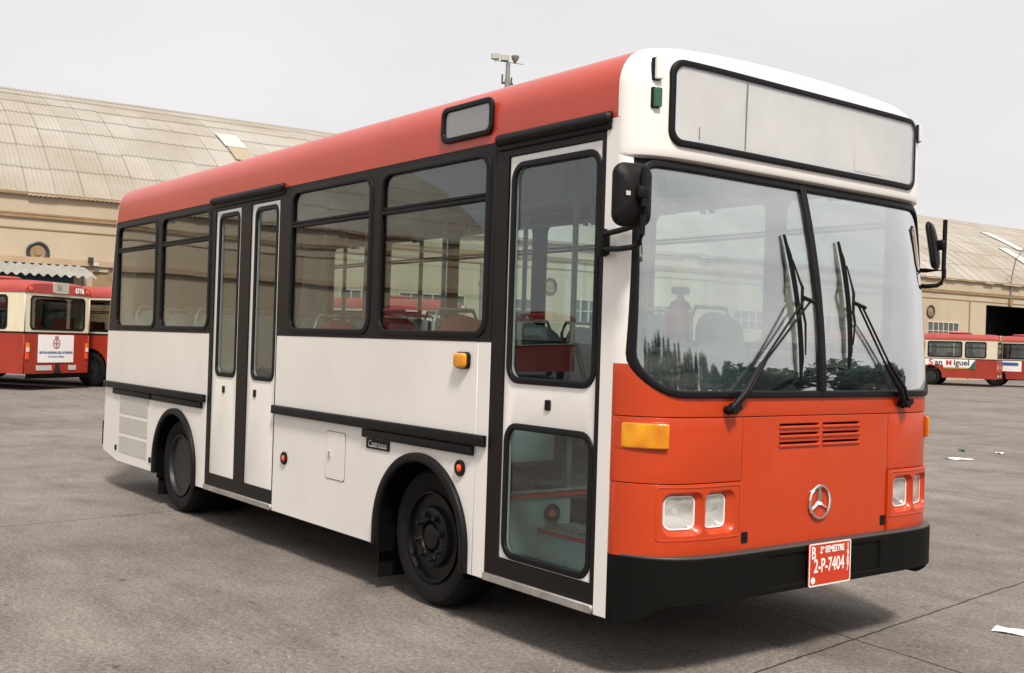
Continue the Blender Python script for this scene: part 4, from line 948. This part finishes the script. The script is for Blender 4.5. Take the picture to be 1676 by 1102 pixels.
# ---- mirrors
def mirror_unit(c, yaw, w_, h_, arm, pole, outward, thick=1.0, roll=0):
    rot = Matrix.Rotation(yaw, 3, 'Z') @ Matrix.Rotation(roll, 3, 'Y')
    pl = lambda u, v, q: tuple(Vector(c) + rot @ Vector((q, u, v)))
    sh_ = P('mirror', plate([rrect(-w_ / 2, w_ / 2, -h_ / 2, h_ / 2, .055, None, 8)], .045 * thick, .018 * thick, pl, -.01, 4), 'black', BUS, 50)
    # domed back
    m = MB(); rows = []
    for f, q in ((.93, .034 * thick), (.75, .05 * thick), (.45, .062 * thick), (.1, .066 * thick)):
        l = rrect(-w_ / 2 * f, w_ / 2 * f, -h_ / 2 * f, h_ / 2 * f, .05 * f, None, 8); rows.append([pl(u, v, q) for u, v in l] + [pl(l[0][0], l[0][1], q)])
    m.grid(rows); m.build('back_shell', 'black', sh_, 25)
    P('reflecting_face', plate([rrect(-w_ / 2 + .012, w_ / 2 - .012, -h_ / 2 + .012, h_ / 2 - .012, .045, None, 8)], .004, 0, pl, -.016), 'mirror', sh_)
    m = MB().tube(arm, .0135, 10)
    for q in pole: m.tube(q, .0135, 10)
    m.build('bracket', 'black', sh_, 60)
    return sh_, pl
mc = (.215, -1.325, 2.295)
s1, pl1 = mirror_unit(mc, R(-16), .190, .285,
    [(-.055, -1.235, 2.145), (.10, -1.275, 2.150), (.245, -1.312, 2.160), (.290, -1.322, 2.19), (.300, -1.325, 2.24), (.300, -1.326, 2.41)],
    [[(-.055, -1.235, 2.075), (.10, -1.275, 2.065), (.235, -1.310, 2.065), (.275, -1.320, 2.08), (.295, -1.324, 2.115), (.298, -1.325, 2.20)]], -1)
MB().box(-.085, -.035, -1.25, -1.203, 2.045, 2.165, .012).tube([(-.06, -1.235, 2.04), (-.06, -1.235, 2.17)], .022, 10).build('mount', 'black', s1, 50)
MB().box(.272, .315, -1.355, -1.295, 2.27, 2.33, .012).build('clamp', 'black', s1, 50)
P('sticker', plate([rrect(-.055, -.033, -.010, .010, .003)], .001, 0, pl1, .0655), 'pale', s1)
s2, pl2 = mirror_unit((.130, 1.235, 2.275), R(24), .20, .285,
    [(.0, 1.215, 2.135), (.09, 1.245, 2.130), (.185, 1.272, 2.130), (.187, 1.274, 2.43)],
    [[(.0, 1.215, 2.045), (.09, 1.245, 2.035), (.150, 1.262, 2.040), (.175, 1.27, 2.055), (.187, 1.274, 2.09), (.187, 1.274, 2.14)]], 1, .5, R(-9))
MB().box(-.03, .02, 1.203, 1.24, 2.03, 2.15, .012).build('mount', 'black', s2, 50); MB().box(.13, .20, 1.245, 1.285, 2.25, 2.31, .012).build('clamp', 'black', s2, 50)
# ---- interior
fv = MB().box(-7.4, -.97, -.60, .60, .775, .80).box(-.97, .10, -.46, 1.15, .775, .80)
for a_, b_ in ((-7.4, -6.1), (-5.0, -4.84), (-3.6, -2.15)): fv.box(a_, b_, -1.165, -.60, .775, .80)
for a_, b_ in ((-7.4, -6.1), (-5.0, -2.15), (-1.1, -.97)): fv.box(a_, b_, .60, 1.165, .775, .80)
fv.build('floor', 'floor', BUS)
stp = MB().box(-.965, -.05, -1.165, -.45, .395, .42).box(-.965, .02, -.462, -.45, .42, .80).box(-.985, -.966, -1.165, -.45, .42, .80).box(-.9655, -.02, -.84, -.463, .42, .60).build('entry_step', 'inner', BUS)
MB().box(-.9655, -.950, -1.16, -.463, .762, .788).box(-.949, -.02, -.852, -.8405, .572, .594).build('nosing', mat('red_nosing', (.50, .035, .025), .4), stp)
MB().box(-.9655, -.945, -1.16, -.463, .7885, .802, .004).box(-.949, -.02, -.858, -.8405, .5945, .606, .003).build('edge_trim', 'alu', stp)
m = MB().box(-.94, -.05, -.838, -.465, .6002, .603)
for i in range(11):
    for j in range(5): m.box(-.93 + i * .08, -.875 + i * .08, -.83 + j * .07, -.785 + j * .07, .603, .611)
m.build('tread_plate', 'alu', stp)
o = MB().lathe([(.055, -.9655), (.055, -.952), (.034, -.948), (.028, -.956), (.001, -.957)], 22, 'X', (0, -.74, .665)).build('reflector', 'rubber', BUS, 40)
MB().lathe([(.026, -.956), (.018, -.946), (.001, -.944)], 14, 'X', (0, -.74, .665)).build('lens', 'redlens', o, 40)
MB().box(-4.82, -3.62, -1.165, -.55, .40, .43).box(-4.82, -3.62, -.56, -.55, .43, .80).box(-4.84, -4.82, -1.165, -.55, .43, .8).box(-3.62, -3.6, -1.165, -.55, .43, .8).build('door_well', 'inner', BUS)
# housings over the wheels, engine cover, driver's floor
for a_, b_, c_ in ((-2.15, -1.165, 1.08), (-2.15, .60, 1.08), (-6.1, -1.165, 1.05), (-6.1, .60, 1.05)): MB().box(a_, a_ + 1.05, b_, b_ + .565, .935, c_ + .06, .04).build('wheel_box', 'inner', BUS, 40)
MB().box(-.95, .12, -.42, .28, .80, 1.10, .12, None, 3).build('engine_cover', 'inner', BUS, 40)
m = MB(); rows = []
for t in [k / 12 * 1.05 for k in range(-12, 13)]:
    f = Fb(t)
    rows.append([(f - .03, t, 1.38), (f - .06, t, 1.405), (f - .20, t, 1.40), (f - .34, t, 1.36 if t < .2 else 1.42), (f - .40, t, 1.25), (f - .40, t, 1.0)])
m.grid(rows); m.build('dashboard', 'dash', BUS, 50)
MB().box(-.22, .02, .38, 1.0, 1.40, 1.52, .05, None, 3).build('instrument_binnacle', 'dash', BUS, 40)
sw = MB(); rows = []
c = Vector((-.32, .68, 1.42)); ax = Vector((-.45, 0, .89)).normalized(); e1 = Vector((0, 1, 0)); e2 = ax.cross(e1)
ringp = [c + .23 * (math.cos(2 * math.pi * k / 28) * e1 + math.sin(2 * math.pi * k / 28) * e2) for k in range(29)]
sw.tube(ringp, .014, 8, False)
for k in range(4): a = math.pi / 4 + k * math.pi / 2; sw.tube([c - ax * .04, c + .22 * (math.cos(a) * e1 + math.sin(a) * e2)], .01, 6)
sw.tube([c - ax * .04, c - ax * .45], .03, 8); sw.build('steering_wheel', 'rubber', BUS, 60)
# seats
def shell(x, y, z, face, mt, w_=.42, hb=.50):
    """moulded seat shell facing +x (face=1) or -x, hand rail along its top"""
    m = MB(); n = 10; rows = []
    prof = [(.42, .0), (.40, .03), (.25, .015), (.08, .0), (.02, .06), (-.02, .20), (-.06, .38), (-.085, hb - .03), (-.09, hb)]
    for dx, dz in prof:
        row = []
        for k in range(n + 1):
            v = -1 + 2 * k / n; e = abs(v) ** 3
            wz = w_ / 2 * (1 - (.22 if dz > hb - .06 else 0) * (dz - (hb - .06)) / .06)
            row.append((x + face * (dx + (.05 * e if dz > .05 else 0)), y + v * wz, z + dz + (.03 * e if dz <= .05 else -(.06 * e if dz > hb - .04 else 0))))
        rows.append(row)
    m.grid(rows); m.grid([[(p[0] - face * .02, p[1], p[2] - .012) for p in r] for r in rows])
    s_ = m.build('seat', mt, BUS, 50)
    MB().box(x + min(face * .05, face * .35), x + max(face * .05, face * .35), y - .05, y + .05, .80, z).build('pedestal', 'steel', s_)
    MB().tube([(x - face * .10, y - w_ * .42, z + .28), (x - face * .115, y - w_ * .40, z + hb - .05), (x - face * .12, y - w_ * .30, z + hb + .03), (x - face * .12, y + w_ * .30, z + hb + .03), (x - face * .115, y + w_ * .40, z + hb - .05), (x - face * .10, y + w_ * .42, z + .28)], .013, 8).build('grab_rail', 'alu', s_, 60)
for x in (-1.62, -2.42, -3.16):
    zz = 1.28 if x > -2.5 else 1.24
    shell(x, -.90, zz, 1, 'redseat'); shell(x, -.46, zz, 1, 'seat')
for x in (-1.72, -2.55, -3.35, -4.15, -5.3, -6.1):
    zz = 1.36 if x > -2 else (1.26 if x > -4 else 1.30)
    shell(x, .90, zz, 1, 'seat' if x > -5 else 'redseat'); shell(x, .46, zz, 1, 'seat')
for x in (-5.4, -6.2): shell(x, -.90, 1.3, 1, 'seat'); shell(x, -.46, 1.3, 1, 'seat')
for k in range(5): shell(-7.0, -.88 + .44 * k, 1.34, 1, 'seat')
shell(-.98, .68, 1.20, 1, 'seat', .48, .66)
# partition behind the driver, ticket box, fire bottle, poles
m = MB().box(-1.32, -1.30, .28, 1.16, .80, 1.60); m.build('driver_partition', 'inner', BUS)
MB().tube([(-1.31, .28, .8), (-1.31, .28, 2.74)], .02, 10).tube([(-1.31, .28, 1.64), (-1.31, 1.15, 1.64)], .018, 10).build('partition_pole', 'pole', BUS, 60)
fe = MB().lathe([(.01, 1.62), (.075, 1.62), (.085, 1.66), (.085, 1.90), (.06, 1.95), (.025, 1.97), (.025, 2.0), (.01, 2.0)][3:], 20, 'Z', (-1.235, .53, -.03)).lathe([(.01, 1.70), (.075, 1.70), (.085, 1.72), (.085, 1.89), (.01, 1.895)], 20, 'Z', (-1.235, .53, -.03)).build('fire_extinguisher', mat('bright_red', (.80, .07, .04), .35), BUS, 50)
MB().box(-1.275, -1.195, .48, .58, 1.97, 2.02, .01).build('valve', 'pale', fe)
for x, y in ((-1.05, -.55), (-1.05, -1.02), (-3.55, -.50), (-4.2, -.5), (-4.86, -.50), (-2.5, .22), (-3.9, .22), (-5.2, .22), (-2.9, -.22)):
    MB().tube([(x, y, .80), (x, y, 2.74)], .0175, 10).build('hand_pole', 'pole', BUS, 60)
m = MB()
for y in (-.42, .42): m.tube([(-6.9, y, 2.50), (-1.2, y, 2.50)], .016, 8)
for x in (-6.5, -5, -3.5, -2, -1.3):
    for y in (-.42, .42): m.tube([(x, y, 2.50), (x, y, 2.74)], .010, 6)
m.build('ceiling_rail', 'pole', BUS, 60)
# guard rail beside the entrance
MB().tube([(-.90, -.50, 1.20), (-1.05, -.52, 1.62), (-1.05, -1.1, 1.62)], .022, 10).tube([(-.96, -1.08, .55), (-.96, -1.08, 1.15), (-.70, -.75, 1.28), (-.45, -.52, 1.62), (-.25, -.50, 1.70)], .02, 10).tube([(-.30, -.48, .80), (-.30, -.48, 1.4)], .02, 10).build('guard_rail', 'steel', BUS, 60)
MB().box(-1.09, -1.07, -1.14, -.52, 1.30, 1.60, .006).build('entrance_screen', 'steel', BUS)
# inner lining between the windows so the pillars have depth
for yy in (-1.13, 1.13):
    pass
